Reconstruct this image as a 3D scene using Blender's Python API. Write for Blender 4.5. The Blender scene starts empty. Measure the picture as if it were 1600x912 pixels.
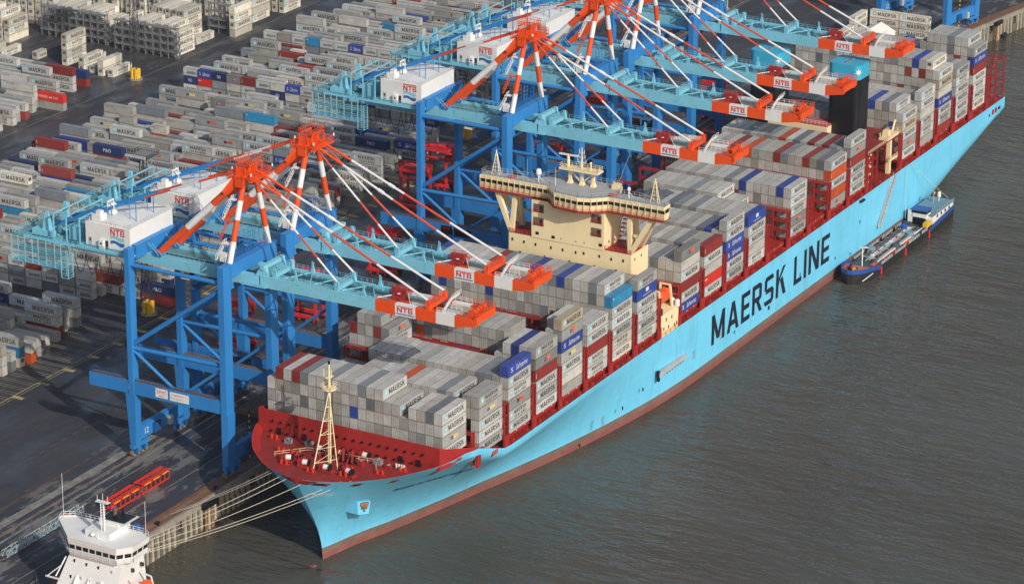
import bpy, math, random
import numpy as np
from mathutils import Vector, Matrix
random.seed(7)
rnd = random.Random(11)
SC = bpy.context.scene
COL = SC.collection
R = math.radians

# ------------------------------------------------------------------ camera
CAM_LOC = (-628.92, -406.12, 354.64)
YAW, PITCH, ROLL, FPX = R(28.955), R(20.515), R(0.340), 5063.15
_f = Vector((math.cos(YAW)*math.cos(PITCH), math.sin(YAW)*math.cos(PITCH), -math.sin(PITCH)))
_r0 = Vector((math.sin(YAW), -math.cos(YAW), 0)); _u0 = _r0.cross(_f)
_r = _r0*math.cos(ROLL)+_u0*math.sin(ROLL); _u = -_r0*math.sin(ROLL)+_u0*math.cos(ROLL)
cd = bpy.data.cameras.new('camera'); cam = bpy.data.objects.new('camera', cd); COL.objects.link(cam)
m3 = Matrix((_r, _u, -_f)).transposed()
cam.matrix_world = Matrix.Translation(CAM_LOC) @ m3.to_4x4()
cd.sensor_fit = 'HORIZONTAL'; cd.sensor_width = 36.0; cd.lens = FPX/1600*36.0
cd.clip_start = 5; cd.clip_end = 9000
SC.camera = cam
def pix(x, y, z):
    d = Vector((x, y, z))-Vector(CAM_LOC); w = d.dot(_f)
    return 800+FPX*d.dot(_r)/w, 456-FPX*d.dot(_u)/w

# ------------------------------------------------------------------ sky, sun, exposure
SUN_TO = Vector((-0.80, -1.43, 1.0)).normalized()
SUN_EL = math.asin(SUN_TO.z); SUN_ROT = math.atan2(SUN_TO.x, SUN_TO.y)
W = bpy.data.worlds.new('World'); SC.world = W; W.use_nodes = True
wn = W.node_tree; bg = wn.nodes['Background']
sky = wn.nodes.new('ShaderNodeTexSky'); sky.sky_type = 'NISHITA'; sky.sun_disc = False
sky.sun_elevation = SUN_EL; sky.sun_rotation = SUN_ROT; sky.air_density = 1.0; sky.dust_density = 2.5; sky.ozone_density = 1.0
wn.links.new(sky.outputs[0], bg.inputs[0]); bg.inputs[1].default_value = 0.10
sl = bpy.data.lights.new('sun', 'SUN'); sl.energy = 3.6; sl.angle = R(0.55); sl.color = (1.0, 0.93, 0.82)
so = bpy.data.objects.new('sun', sl); COL.objects.link(so)
so.rotation_mode = 'QUATERNION'; so.rotation_quaternion = SUN_TO.to_track_quat('Z', 'Y')
SC.view_settings.view_transform = 'Standard'; SC.view_settings.look = 'None'
SC.view_settings.exposure = 0.0; SC.view_settings.gamma = 1.0; SC.view_settings.use_curve_mapping = False
SC.cycles.max_bounces = 6; SC.cycles.diffuse_bounces = 3; SC.cycles.glossy_bounces = 3
SC.cycles.use_denoising = True

# ------------------------------------------------------------------ materials
MATS = {}
def paint(name, col, rough=.5, var=.18, scale=.25, dirt=(.12, .09, .07), dirt_amt=.18, spec=.4, streak=0.0, bump=0.0, metal=0.0):
    m = bpy.data.materials.new(name); m.use_nodes = True; nt = m.node_tree; n = nt.nodes; l = nt.links
    b = n['Principled BSDF']; b.inputs['Roughness'].default_value = rough; b.inputs['Metallic'].default_value = metal
    b.inputs['Specular IOR Level'].default_value = spec
    g = n.new('ShaderNodeNewGeometry')
    mp = n.new('ShaderNodeMapping'); mp.inputs['Scale'].default_value = (1, 1, .35 if streak else 1); l.new(g.outputs['Position'], mp.inputs['Vector'])
    t = n.new('ShaderNodeTexNoise'); t.inputs['Scale'].default_value = scale; t.inputs['Detail'].default_value = 6; t.inputs['Roughness'].default_value = .65
    l.new(mp.outputs[0], t.inputs['Vector'])
    hs = n.new('ShaderNodeMapRange'); hs.inputs[1].default_value = .3; hs.inputs[2].default_value = .7; hs.inputs[3].default_value = 1-var; hs.inputs[4].default_value = 1+var*.5
    l.new(t.outputs[0], hs.inputs[0])
    mul = n.new('ShaderNodeMix'); mul.data_type = 'RGBA'; mul.blend_type = 'MULTIPLY'; mul.inputs[0].default_value = 1
    mul.inputs[6].default_value = (*col, 1); l.new(hs.outputs[0], mul.inputs[7])
    t2 = n.new('ShaderNodeTexNoise'); t2.inputs['Scale'].default_value = scale*4.3; t2.inputs['Detail'].default_value = 8; l.new(mp.outputs[0], t2.inputs['Vector'])
    r2 = n.new('ShaderNodeMapRange'); r2.inputs[1].default_value = .55; r2.inputs[2].default_value = .78; r2.inputs[3].default_value = 0; r2.inputs[4].default_value = dirt_amt*2
    l.new(t2.outputs[0], r2.inputs[0])
    mx = n.new('ShaderNodeMix'); mx.data_type = 'RGBA'; l.new(r2.outputs[0], mx.inputs[0]); l.new(mul.outputs[2], mx.inputs[6]); mx.inputs[7].default_value = (*dirt, 1)
    l.new(mx.outputs[2], b.inputs['Base Color'])
    if bump:
        bp = n.new('ShaderNodeBump'); bp.inputs['Strength'].default_value = bump; bp.inputs['Distance'].default_value = .05; l.new(t2.outputs[0], bp.inputs['Height']); l.new(bp.outputs[0], b.inputs['Normal'])
    MATS[name] = m; return m
paint('hull_blue', (.17, .61, .89), .36, .10, .06, (.13, .33, .40), .16, streak=1)
paint('boot_red', (.25, .085, .075), .6, .25, .12, (.16, .13, .10), .35, streak=1)
paint('boot_line', (.19, .13, .11), .6, .25, .15, (.12, .10, .08), .3, streak=1)
paint('deck_red', (.26, .026, .023), .55, .22, .2, (.16, .04, .03), .3)
paint('red_steel', (.35, .024, .022), .5, .2, .3, (.12, .04, .03), .28)
paint('red_bright', (.62, .035, .018), .45, .12, .3, (.25, .04, .03), .12)
paint('crane_blue', (.030, .215, .56), .42, .12, .12, (.05, .12, .22), .16, streak=1)
paint('crane_dark', (.012, .09, .27), .5, .2, .3, (.03, .05, .08), .3)
paint('turquoise', (.21, .55, .70), .45, .10, .15, (.10, .22, .25), .16)
paint('turq_deck', (.12, .30, .34), .6, .25, .3, (.05, .10, .11), .4)
paint('orange', (.80, .085, .012), .42, .12, .2, (.35, .06, .03), .15)
paint('orange_dull', (.58, .085, .04), .5, .18, .3, (.25, .06, .04), .2)
paint('white_paint', (.74, .75, .74), .45, .07, .2, (.45, .42, .36), .10)
paint('white_stay', (.70, .71, .72), .45, .10, .3, (.40, .34, .30), .18)
paint('cream', (.84, .70, .43), .5, .06, .12, (.50, .36, .18), .10, streak=1)
paint('cream_dark', (.52, .42, .24), .55, .12, .3)
paint('deck_grey', (.36, .38, .39), .6, .12, .3, (.2, .2, .2), .2)
paint('steel_grey', (.22, .23, .25), .6, .2, .4, (.10, .09, .08), .35)
paint('dark_glass', (.012, .014, .016), .12, .1, 1, spec=.6)
paint('black', (.010, .011, .015), .35, .25, .2, (.03, .03, .035), .15)
paint('rubber', (.018, .018, .02), .75, .3, .5)
paint('navy', (.010, .016, .035), .45, .1, .5)
paint('funnel_blue', (.045, .40, .62), .32, .06, .2, (.04, .25, .4), .08)
paint('logo_red', (.62, .03, .04), .5, .05)
paint('logo_blue', (.03, .13, .38), .5, .05)
paint('logo_cyan', (.25, .55, .68), .5, .05)
paint('yellow', (.78, .46, .03), .5, .12, .4, (.3, .2, .06), .2)
paint('mast_steel', (.055, .058, .065), .6, .2, .5)
paint('concrete', (.30, .27, .23), .85, .3, .25, (.10, .09, .07), .4, bump=.3)
paint('pile_pale', (.42, .38, .30), .8, .3, .5, (.10, .08, .05), .45, streak=1)
paint('pile_rust', (.30, .15, .07), .8, .35, .5, (.08, .05, .03), .4, streak=1)
paint('sheet_pile', (.16, .14, .11), .8, .35, .4, (.05, .06, .04), .5, streak=1)
paint('rope', (.62, .58, .50), .8, .15, 1)
paint('rail_rust', (.20, .095, .05), .7, .3, .4)
paint('line_yellow', (.42, .34, .16), .8, .4, .6, (.06, .06, .06), .6)
paint('line_pale', (.23, .22, .20), .8, .4, .4, (.05, .05, .055), .6)
paint('line_orange', (.16, .07, .05), .8, .4, .6, (.06, .05, .05), .9)
paint('hatch_brown', (.17, .115, .085), .75, .3, .3, (.06, .05, .045), .4)
paint('straddle_red', (.70, .03, .035), .42, .1, .4, (.2, .03, .03), .15)
paint('barge_blue', (.02, .08, .33), .4, .12, .3)
paint('barge_black', (.02, .021, .024), .5, .25, .3)
paint('barge_deck', (.07, .085, .09), .6, .3, .5, (.05, .05, .05), .3)
paint('barge_roof', (.15, .25, .31), .5, .15, .3)
paint('pink_deck', (.50, .10, .09), .6, .2, .6)
paint('lifeboat_orange', (.80, .10, .02), .4, .08, .5)
paint('pale_steel', (.42, .45, .46), .55, .15, .5)
paint('tent_white', (.80, .79, .74), .7, .06, .3)
paint('sign_white', (.75, .74, .72), .5, .05)
paint('flag_black', (.02, .02, .02)); paint('flag_red', (.6, .03, .02)); paint('flag_gold', (.75, .45, .03))

def hull_plates():
    nt = MATS['hull_blue'].node_tree; n = nt.nodes; l = nt.links; b = n['Principled BSDF']; src = b.inputs['Base Color'].links[0].from_socket
    g = n.new('ShaderNodeNewGeometry'); s = n.new('ShaderNodeSeparateXYZ'); l.new(g.outputs['Position'], s.inputs[0]); c = n.new('ShaderNodeCombineXYZ'); l.new(s.outputs[0], c.inputs[0]); l.new(s.outputs[2], c.inputs[1])
    br = n.new('ShaderNodeTexBrick'); l.new(c.outputs[0], br.inputs['Vector']); br.inputs['Scale'].default_value = 1.0; br.inputs['Brick Width'].default_value = 11.5; br.inputs['Row Height'].default_value = 2.9; br.inputs['Mortar Size'].default_value = .05; br.inputs['Mortar Smooth'].default_value = .6
    br.inputs['Color1'].default_value = (1, 1, 1, 1); br.inputs['Color2'].default_value = (.965, .97, .975, 1); br.inputs['Mortar'].default_value = (.80, .83, .85, 1)
    # thin run-off streaks
    mp = n.new('ShaderNodeMapping'); mp.inputs['Scale'].default_value = (1, 1, .06); l.new(g.outputs['Position'], mp.inputs['Vector']); t = n.new('ShaderNodeTexNoise'); t.inputs['Scale'].default_value = .9; t.inputs['Detail'].default_value = 5; l.new(mp.outputs[0], t.inputs['Vector'])
    r = n.new('ShaderNodeMapRange'); r.inputs[1].default_value = .58; r.inputs[2].default_value = .75; r.inputs[3].default_value = 1.0; r.inputs[4].default_value = .82; l.new(t.outputs[0], r.inputs[0])
    m1 = n.new('ShaderNodeMix'); m1.data_type = 'RGBA'; m1.blend_type = 'MULTIPLY'; m1.inputs[0].default_value = 1; l.new(src, m1.inputs[6]); l.new(br.outputs['Color'], m1.inputs[7])
    m2 = n.new('ShaderNodeMix'); m2.data_type = 'RGBA'; m2.blend_type = 'MULTIPLY'; m2.inputs[0].default_value = 1; l.new(m1.outputs[2], m2.inputs[6]); l.new(r.outputs[0], m2.inputs[7]); l.new(m2.outputs[2], b.inputs['Base Color'])
hull_plates()
def container_mat():
    m = bpy.data.materials.new('container_paint'); m.use_nodes = True; nt = m.node_tree; n = nt.nodes; l = nt.links
    b = n['Principled BSDF']; b.inputs['Roughness'].default_value = .55; b.inputs['Specular IOR Level'].default_value = .35
    a = n.new('ShaderNodeAttribute'); a.attribute_name = 'Col'
    g = n.new('ShaderNodeNewGeometry')
    t = n.new('ShaderNodeTexNoise'); t.inputs['Scale'].default_value = .35; t.inputs['Detail'].default_value = 7; t.inputs['Roughness'].default_value = .7; l.new(g.outputs['Position'], t.inputs['Vector'])
    hs = n.new('ShaderNodeMapRange'); hs.inputs[1].default_value = .3; hs.inputs[2].default_value = .72; hs.inputs[3].default_value = 1.10; hs.inputs[4].default_value = .74; l.new(t.outputs[0], hs.inputs[0])
    mul = n.new('ShaderNodeMix'); mul.data_type = 'RGBA'; mul.blend_type = 'MULTIPLY'; mul.inputs[0].default_value = 1; l.new(a.outputs['Color'], mul.inputs[6]); l.new(hs.outputs[0], mul.inputs[7])
    # rust and grime in uneven blotches
    t2 = n.new('ShaderNodeTexNoise'); t2.inputs['Scale'].default_value = .8; t2.inputs['Detail'].default_value = 9; t2.inputs['Roughness'].default_value = .75; l.new(g.outputs['Position'], t2.inputs['Vector'])
    r2 = n.new('ShaderNodeMapRange'); r2.inputs[1].default_value = .55; r2.inputs[2].default_value = .74; r2.inputs[3].default_value = 0; r2.inputs[4].default_value = .5; l.new(t2.outputs[0], r2.inputs[0])
    mx = n.new('ShaderNodeMix'); mx.data_type = 'RGBA'; l.new(r2.outputs[0], mx.inputs[0]); l.new(mul.outputs[2], mx.inputs[6]); mx.inputs[7].default_value = (.13, .085, .055, 1)
    l.new(mx.outputs[2], b.inputs['Base Color'])
    MATS['container_paint'] = m
container_mat()

def ground_mat():
    m = bpy.data.materials.new('asphalt'); m.use_nodes = True; nt = m.node_tree; n = nt.nodes; l = nt.links
    b = n['Principled BSDF']; b.inputs['Specular IOR Level'].default_value = .4
    g = n.new('ShaderNodeNewGeometry')
    def noise(scale, sc, det=6, rough=.6):
        mp = n.new('ShaderNodeMapping'); mp.inputs['Scale'].default_value = sc; l.new(g.outputs['Position'], mp.inputs['Vector'])
        t = n.new('ShaderNodeTexNoise'); t.inputs['Scale'].default_value = scale; t.inputs['Detail'].default_value = det; t.inputs['Roughness'].default_value = rough; l.new(mp.outputs[0], t.inputs['Vector']); return t.outputs[0]
    def rng(s, a, b_, c, d):
        r = n.new('ShaderNodeMapRange'); r.inputs[1].default_value = a; r.inputs[2].default_value = b_; r.inputs[3].default_value = c; r.inputs[4].default_value = d; l.new(s, r.inputs[0]); return r.outputs[0]
    def mix(fac, c1, c2):
        x = n.new('ShaderNodeMix'); x.data_type = 'RGBA'
        if hasattr(fac, 'links'): l.new(fac, x.inputs[0])
        else: x.inputs[0].default_value = fac
        for s, c in ((6, c1), (7, c2)):
            if hasattr(c, 'links'): l.new(c, x.inputs[s])
            else: x.inputs[s].default_value = (*c, 1)
        return x.outputs[2]
    base = mix(rng(noise(.02, (1, 1.6, 1)), .35, .65, 0, 1), (.030, .031, .040), (.052, .052, .060))
    base = mix(rng(noise(.35, (.25, 1, 1), 8, .7), .5, .75, 0, .6), base, (.075, .072, .072))
    # dry pale patches on the old slabs near the quay
    sep = n.new('ShaderNodeSeparateXYZ'); l.new(g.outputs['Position'], sep.inputs[0])
    near = rng(sep.outputs[1], 84, 74, 0, 1)
    patch = rng(noise(.13, (.42, 1, 1), 10, .74), .525, .555, 0, 1)
    mm = n.new('ShaderNodeMath'); mm.operation = 'MULTIPLY'; l.new(near, mm.inputs[0]); l.new(patch, mm.inputs[1])
    m2 = n.new('ShaderNodeMath'); m2.operation = 'MULTIPLY'; l.new(mm.outputs[0], m2.inputs[0]); m2.inputs[1].default_value = .85
    base = mix(m2.outputs[0], base, (.175, .165, .15))
    far = rng(sep.outputs[1], 252, 262, 0, 1)
    p2 = rng(noise(.12, (.5, 1, 1), 8, .7), .52, .6, 0, .5)
    m4 = n.new('ShaderNodeMath'); m4.operation = 'MULTIPLY'; l.new(far, m4.inputs[0]); l.new(p2, m4.inputs[1])
    base = mix(m4.outputs[0], base, (.13, .125, .115))
    l.new(base, b.inputs['Base Color'])
    l.new(rng(noise(.08, (.5, 1, 1), 6), .4, .62, .30, .9), b.inputs['Roughness'])
    MATS['asphalt'] = m
ground_mat()

def water_mat():
    m = bpy.data.materials.new('river_water'); m.use_nodes = True; nt = m.node_tree; n = nt.nodes; l = nt.links
    b = n['Principled BSDF']; b.inputs['Roughness'].default_value = .06; b.inputs['IOR'].default_value = 1.33
    g = n.new('ShaderNodeNewGeometry')
    def noise(scale, rot, sc, det=4, rough=.55):
        mp = n.new('ShaderNodeMapping'); mp.inputs['Rotation'].default_value = (0, 0, R(rot)); mp.inputs['Scale'].default_value = sc; l.new(g.outputs['Position'], mp.inputs['Vector'])
        t = n.new('ShaderNodeTexNoise'); t.inputs['Scale'].default_value = scale; t.inputs['Detail'].default_value = det; t.inputs['Roughness'].default_value = rough; l.new(mp.outputs[0], t.inputs['Vector']); return t.outputs[0]
    def madd(a, k, c=None):
        x = n.new('ShaderNodeMath'); x.operation = 'MULTIPLY_ADD'; l.new(a, x.inputs[0]); x.inputs[1].default_value = k
        if c is not None: l.new(c, x.inputs[2])
        else: x.inputs[2].default_value = 0
        return x.outputs[0]
    h = madd(noise(.030, 62, (1, .38, 1), 3), 4.2)
    h = madd(noise(.16, 68, (1, .36, 1), 3), 1.9, h)
    h = madd(noise(.46, 58, (1, .34, 1), 3, .5), 1.15, h); h = madd(noise(1.1, 66, (1, .36, 1), 2, .5), .34, h)
    bp = n.new('ShaderNodeBump'); bp.inputs['Strength'].default_value = 1.0; bp.inputs['Distance'].default_value = .55; l.new(h, bp.inputs['Height']); l.new(bp.outputs[0], b.inputs['Normal'])
    t = noise(.014, 62, (1, .7, 1), 2)
    tr = n.new('ShaderNodeMapRange'); tr.inputs[1].default_value = .35; tr.inputs[2].default_value = .65; l.new(t, tr.inputs[0])
    x = n.new('ShaderNodeMix'); x.data_type = 'RGBA'; l.new(tr.outputs[0], x.inputs[0]); x.inputs[6].default_value = (.066, .060, .046, 1); x.inputs[7].default_value = (.078, .078, .066, 1)
    f = n.new('ShaderNodeMapRange'); f.inputs[1].default_value = .80; f.inputs[2].default_value = .83; l.new(noise(.5, 62, (1, .4, 1), 9, .62), f.inputs[0])
    y = n.new('ShaderNodeMix'); y.data_type = 'RGBA'; l.new(f.outputs[0], y.inputs[0]); l.new(x.outputs[2], y.inputs[6]); y.inputs[7].default_value = (.5, .5, .48, 1)
    l.new(y.outputs[2], b.inputs['Base Color'])
    MATS['river_water'] = m
water_mat()

# ------------------------------------------------------------------ mesh helpers
class MB:
    def __init__(s): s.v = []; s.f = []; s.m = []; s.mats = []; s.sm = False
    def mi(s, mat):
        if mat not in s.mats: s.mats.append(mat)
        return s.mats.index(mat)
    def face(s, pts, mat):
        k = len(s.v); s.v += [tuple(p) for p in pts]; s.f.append(tuple(range(k, k+len(pts)))); s.m.append(s.mi(mat))
    def hexa(s, p, mat, skip=()):      # 8 points: bottom ring then top ring
        k = len(s.v); s.v += [tuple(q) for q in p]; i = s.mi(mat)
        for j, q in enumerate(((0, 3, 2, 1), (4, 5, 6, 7), (0, 1, 5, 4), (1, 2, 6, 5), (2, 3, 7, 6), (3, 0, 4, 7))):
            if j in skip: continue
            s.f.append(tuple(k+a for a in q)); s.m.append(i)
        return s
    def box(s, x0, x1, y0, y1, z0, z1, mat):
        return s.hexa([(x0, y0, z0), (x1, y0, z0), (x1, y1, z0), (x0, y1, z0), (x0, y0, z1), (x1, y0, z1), (x1, y1, z1), (x0, y1, z1)], mat)
    def taper(s, b, t, mat):           # b, t = (x0,x1,y0,y1,z)
        return s.hexa([(b[0], b[2], b[4]), (b[1], b[2], b[4]), (b[1], b[3], b[4]), (b[0], b[3], b[4]), (t[0], t[2], t[4]), (t[1], t[2], t[4]), (t[1], t[3], t[4]), (t[0], t[3], t[4])], mat)
    def beam(s, p, q, w, h, mat, up=(0, 0, 1)):
        p = Vector(p); q = Vector(q); d = (q-p).normalized(); a = d.cross(Vector(up))
        if a.length < 1e-4: a = d.cross(Vector((1, 0, 0)))
        a.normalize(); c = a.cross(d); a *= w/2; c *= h/2
        return s.hexa([p-a-c, p+a-c, q+a-c, q-a-c, p-a+c, p+a+c, q+a+c, q-a+c], mat)
    def tube(s, p, q, r, mat, n=8, r2=None, cap=True):
        p = Vector(p); q = Vector(q); d = (q-p).normalized(); a = d.orthogonal().normalized(); b = d.cross(a); r2 = r if r2 is None else r2
        k = len(s.v); i = s.mi(mat)
        for (c, rr) in ((p, r), (q, r2)):
            for j in range(n):
                t = 2*math.pi*j/n; s.v.append(tuple(c+a*rr*math.cos(t)+b*rr*math.sin(t)))
        for j in range(n):
            s.f.append((k+j, k+(j+1) % n, k+n+(j+1) % n, k+n+j)); s.m.append(i)
        if cap:
            s.f.append(tuple(k+j for j in range(n-1, -1, -1))); s.m.append(i); s.f.append(tuple(k+n+j for j in range(n))); s.m.append(i)
        return s
    def path(s, pts, r, mat, n=6):
        for a, b in zip(pts, pts[1:]): s.tube(a, b, r, mat, n)
        return s
    def striped(s, p, q, r, cuts, mats, n=8):
        p = Vector(p); q = Vector(q); c = [0]+list(cuts)+[1]
        for j in range(len(c)-1): s.tube(p.lerp(q, c[j]), p.lerp(q, c[j+1]), r, mats[j % len(mats)], n)
        return s
    def dome(s, c, r, mat, n=10, m=4, sz=1, low=0):
        k = len(s.v); i = s.mi(mat); c = Vector(c)
        for a in range(m+1):
            e = low+(math.pi/2-low)*a/m
            for j in range(n):
                t = 2*math.pi*j/n; s.v.append((c.x+r*math.cos(e)*math.cos(t), c.y+r*math.cos(e)*math.sin(t), c.z+r*sz*math.sin(e)))
        for a in range(m):
            for j in range(n):
                s.f.append((k+a*n+j, k+a*n+(j+1) % n, k+(a+1)*n+(j+1) % n, k+(a+1)*n+j)); s.m.append(i)
        return s
    def rail(s, pts, mat, h=1.15, step=2.0, t=.07, bars=2):
        for a, b in zip(pts, pts[1:]):
            a = Vector(a); b = Vector(b); L = (b-a).length; k = max(1, int(L/step))
            for j in range(k+1):
                c = a.lerp(b, j/k); s.beam(c, c+Vector((0, 0, h)), t, t, mat, up=(1, 0, 0))
            for q in range(bars):
                z = Vector((0, 0, h*(q+1)/bars)); s.beam(a+z, b+z, t, t, mat)
        return s
    def obj(s, name, parent=None, off=(0, 0, 0), smooth=False):
        me = bpy.data.meshes.new(name)
        vs = s.v if off == (0, 0, 0) else [(a-off[0], b-off[1], c-off[2]) for a, b, c in s.v]
        me.from_pydata(vs, [], s.f); me.polygons.foreach_set('material_index', s.m)
        for mt in s.mats: me.materials.append(MATS[mt])
        if smooth:
            me.polygons.foreach_set('use_smooth', [True]*len(s.f))
            try: me.set_sharp_from_angle(angle=R(40))
            except Exception: pass
        me.update()
        o = bpy.data.objects.new(name, me); COL.objects.link(o)
        if parent is not None: o.parent = parent
        return o
def tag(o, label, cat, group=None, kind=None):
    if label: o['label'] = label
    if cat: o['category'] = cat
    if group: o['group'] = group
    if kind: o['kind'] = kind
    return o
def empty(name, loc, label, cat, group=None, rz=0):
    o = bpy.data.objects.new(name, None); COL.objects.link(o); o.location = loc; o.rotation_euler = (0, 0, rz); o.empty_display_size = 2
    return tag(o, label, cat, group)
def copy_tree(o, parent=None):
    c = o.copy(); COL.objects.link(c); c.parent = parent
    for ch in o.children: copy_tree(ch, c)
    return c

# text as flat print
_tc = {}
def glyphs(body, bold=.02, shear=0.0):
    key = (body, bold, shear)
    if key in _tc: return _tc[key]
    cu = bpy.data.curves.new('t', 'FONT'); cu.body = body; cu.resolution_u = 2; cu.offset = bold; cu.shear = shear; cu.size = 1
    ob = bpy.data.objects.new('t', cu); COL.objects.link(ob); bpy.context.view_layer.update()
    me = ob.evaluated_get(bpy.context.evaluated_depsgraph_get()).to_mesh()
    vs = [(v.co.x, v.co.y) for v in me.vertices]; fs = [tuple(p.vertices) for p in me.polygons]
    ob.to_mesh_clear(); bpy.data.objects.remove(ob); bpy.data.curves.remove(cu)
    x0 = min(v[0] for v in vs); x1 = max(v[0] for v in vs); y0 = min(v[1] for v in vs); y1 = max(v[1] for v in vs)
    vs = [((x-x0)/(x1-x0), (y-y0)/(y1-y0)) for x, y in vs]
    _tc[key] = (vs, fs); return vs, fs
def text_on(mb, body, org, ud, vd, mat, bold=.02, shear=0.0):
    vs, fs = glyphs(body, bold, shear); k = len(mb.v); i = mb.mi(mat)
    o = Vector(org); ud = Vector(ud); vd = Vector(vd)
    mb.v += [tuple(o+ud*a+vd*b) for a, b in vs]
    for f in fs: mb.f.append(tuple(k+a for a in f)); mb.m.append(i)
def star_pts(n=7, r=1.0, r2=.45):
    return [((r if j % 2 == 0 else r2)*math.sin(math.pi*j/n), (r if j % 2 == 0 else r2)*math.cos(math.pi*j/n)) for j in range(2*n)]

# block letters (polygons in a unit-height box)
K_ = .24
LET = dict(
 M=(1.15, [[(0, 0), (K_, 0), (K_, 1), (0, 1)], [(.91, 0), (1.15, 0), (1.15, 1), (.91, 1)], [(K_, 1), (.0, 1), (.46, .12), (.69, .12)], [(1.15, 1), (.91, 1), (.46, .12), (.69, .12)]]),
 A=(1.05, [[(0, 0), (.25, 0), (.64, 1), (.40, 1)], [(.80, 0), (1.05, 0), (.65, 1), (.41, 1)], [(.22, .20), (.83, .20), (.76, .38), (.29, .38)]]),
 E=(.78, [[(0, 0), (K_, 0), (K_, 1), (0, 1)], [(K_, 0), (.78, 0), (.78, .17), (K_, .17)], [(K_, .41), (.72, .41), (.72, .58), (K_, .58)], [(K_, .83), (.78, .83), (.78, 1), (K_, 1)]]),
 R=(.90, [[(0, 0), (K_, 0), (K_, 1), (0, 1)], [(K_, .83), (.66, .83), (.66, 1), (K_, 1)], [(K_, .38), (.66, .38), (.66, .55), (K_, .55)], [(.62, .38), (.74, .40), (.86, .50), (.86, .88), (.74, .98), (.62, 1)], [(.36, .40), (.60, .40), (.92, 0), (.66, 0)]]),
 S=(.88, [[(.02, .08), (.14, 0), (.70, 0), (.86, .10), (.86, .17), (.02, .17)], [(.62, .14), (.86, .14), (.88, .44), (.72, .57), (.62, .5)], [(.10, .44), (.30, .57), (.76, .56), (.62, .40), (.2, .40)], [(.02, .55), (.24, .47), (.26, .86), (.02, .88)], [(.02, .83), (.84, .83), (.84, .92), (.72, 1), (.16, 1), (.03, .91)]]),
 K=(.92, [[(0, 0), (K_, 0), (K_, 1), (0, 1)], [(.24, .38), (.36, .60), (.90, 1), (.62, 1), (.24, .66)], [(.36, .58), (.60, .66), (.95, 0), (.67, 0)]]),
 L=(.72, [[(0, 0), (K_, 0), (K_, 1), (0, 1)], [(K_, 0), (.72, 0), (.72, .17), (K_, .17)]]),
 I=(K_, [[(0, 0), (K_, 0), (K_, 1), (0, 1)]]),
 D=(.90, [[(0, 0), (K_, 0), (K_, 1), (0, 1)], [(K_, 0), (.62, 0), (.62, .17), (K_, .17)], [(K_, .83), (.62, .83), (.62, 1), (K_, 1)], [(.60, 0), (.74, .03), (.88, .2), (.88, .8), (.74, .97), (.60, 1)]]),
 T=(.86, [[(.31, 0), (.55, 0), (.55, .83), (.31, .83)], [(0, .83), (.86, .83), (.86, 1), (0, 1)]]),
 B=(.88, [[(0, 0), (K_, 0), (K_, 1), (0, 1)], [(K_, 0), (.66, 0), (.66, .17), (K_, .17)], [(K_, .42), (.66, .42), (.66, .58), (K_, .58)], [(K_, .83), (.66, .83), (.66, 1), (K_, 1)], [(.62, 0), (.76, .03), (.88, .14), (.88, .38), (.76, .48), (.62, .5)], [(.62, .52), (.74, .53), (.84, .62), (.84, .88), (.74, .97), (.62, 1)]]),
 N=(.98, [[(0, 0), (K_, 0), (K_, 1), (0, 1)], [(.74, 0), (.98, 0), (.98, 1), (.74, 1)], [(0, 1), (.27, 1), (.98, 0), (.71, 0)]]))
def block_polys(word, gap=.2):
    out = []; cx = 0
    for c in word:
        for j, poly in enumerate(LET[c][1]): out.append((j, [(cx+a, b) for a, b in poly]))
        cx += LET[c][0]+gap
    cx -= gap
    return [(j, [(a/cx, b) for a, b in poly]) for j, poly in out]
def block_text(mb_, word, org, ud, vd, nd, mat, gap=.2):
    o, ud, vd, nd = Vector(org), Vector(ud), Vector(vd), Vector(nd)
    for j, poly in block_polys(word, gap): mb_.face([tuple(o+ud*a+vd*b+nd*(.005*j)) for a, b in poly], mat)

# ================================================================== THE SETTING
GZ = 8.0
def interp(tab, x):
    if x <= tab[0][0]: return tab[0][1]
    for (a, b), (c, d) in zip(tab, tab[1:]):
        if x <= c: return b+(d-b)*(x-a)/(c-a)
    return tab[-1][1]
EDGE = [(-900, 37), (420, 37), (470, 35), (515, 30.3), (566, 22.3), (900, -30)]
mb = MB(); mb.face([(-2500, -3000, 0), (4500, -3000, 0), (4500, 1500, 0), (-2500, 1500, 0)], 'river_water')
tag(mb.obj('river_water'), 'brown-grey rippled river water', None, kind='structure')
mb = MB(); pts = [(x, y, GZ) for x, y in EDGE]+[(4000, 400, GZ), (4000, 5000, GZ), (-900, 5000, GZ)]
mb.face(pts, 'asphalt')
ground = tag(mb.obj('ground'), 'dark wet terminal asphalt', None, kind='structure')
def gline(y0, y1, x0, x1, mat, name, z=.006, dash=None):
    m = MB()
    if dash:
        x = x0
        while x < x1:
            m.face([(x, y0, GZ+z), (min(x1, x+dash[0]), y0, GZ+z), (min(x1, x+dash[0]), y1, GZ+z), (x, y1, GZ+z)], mat); x += dash[0]+dash[1]
    else: m.face([(x0, y0, GZ+z), (x1, y0, GZ+z), (x1, y1, GZ+z), (x0, y1, GZ+z)], mat)
    return m.obj(name, ground)
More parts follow.
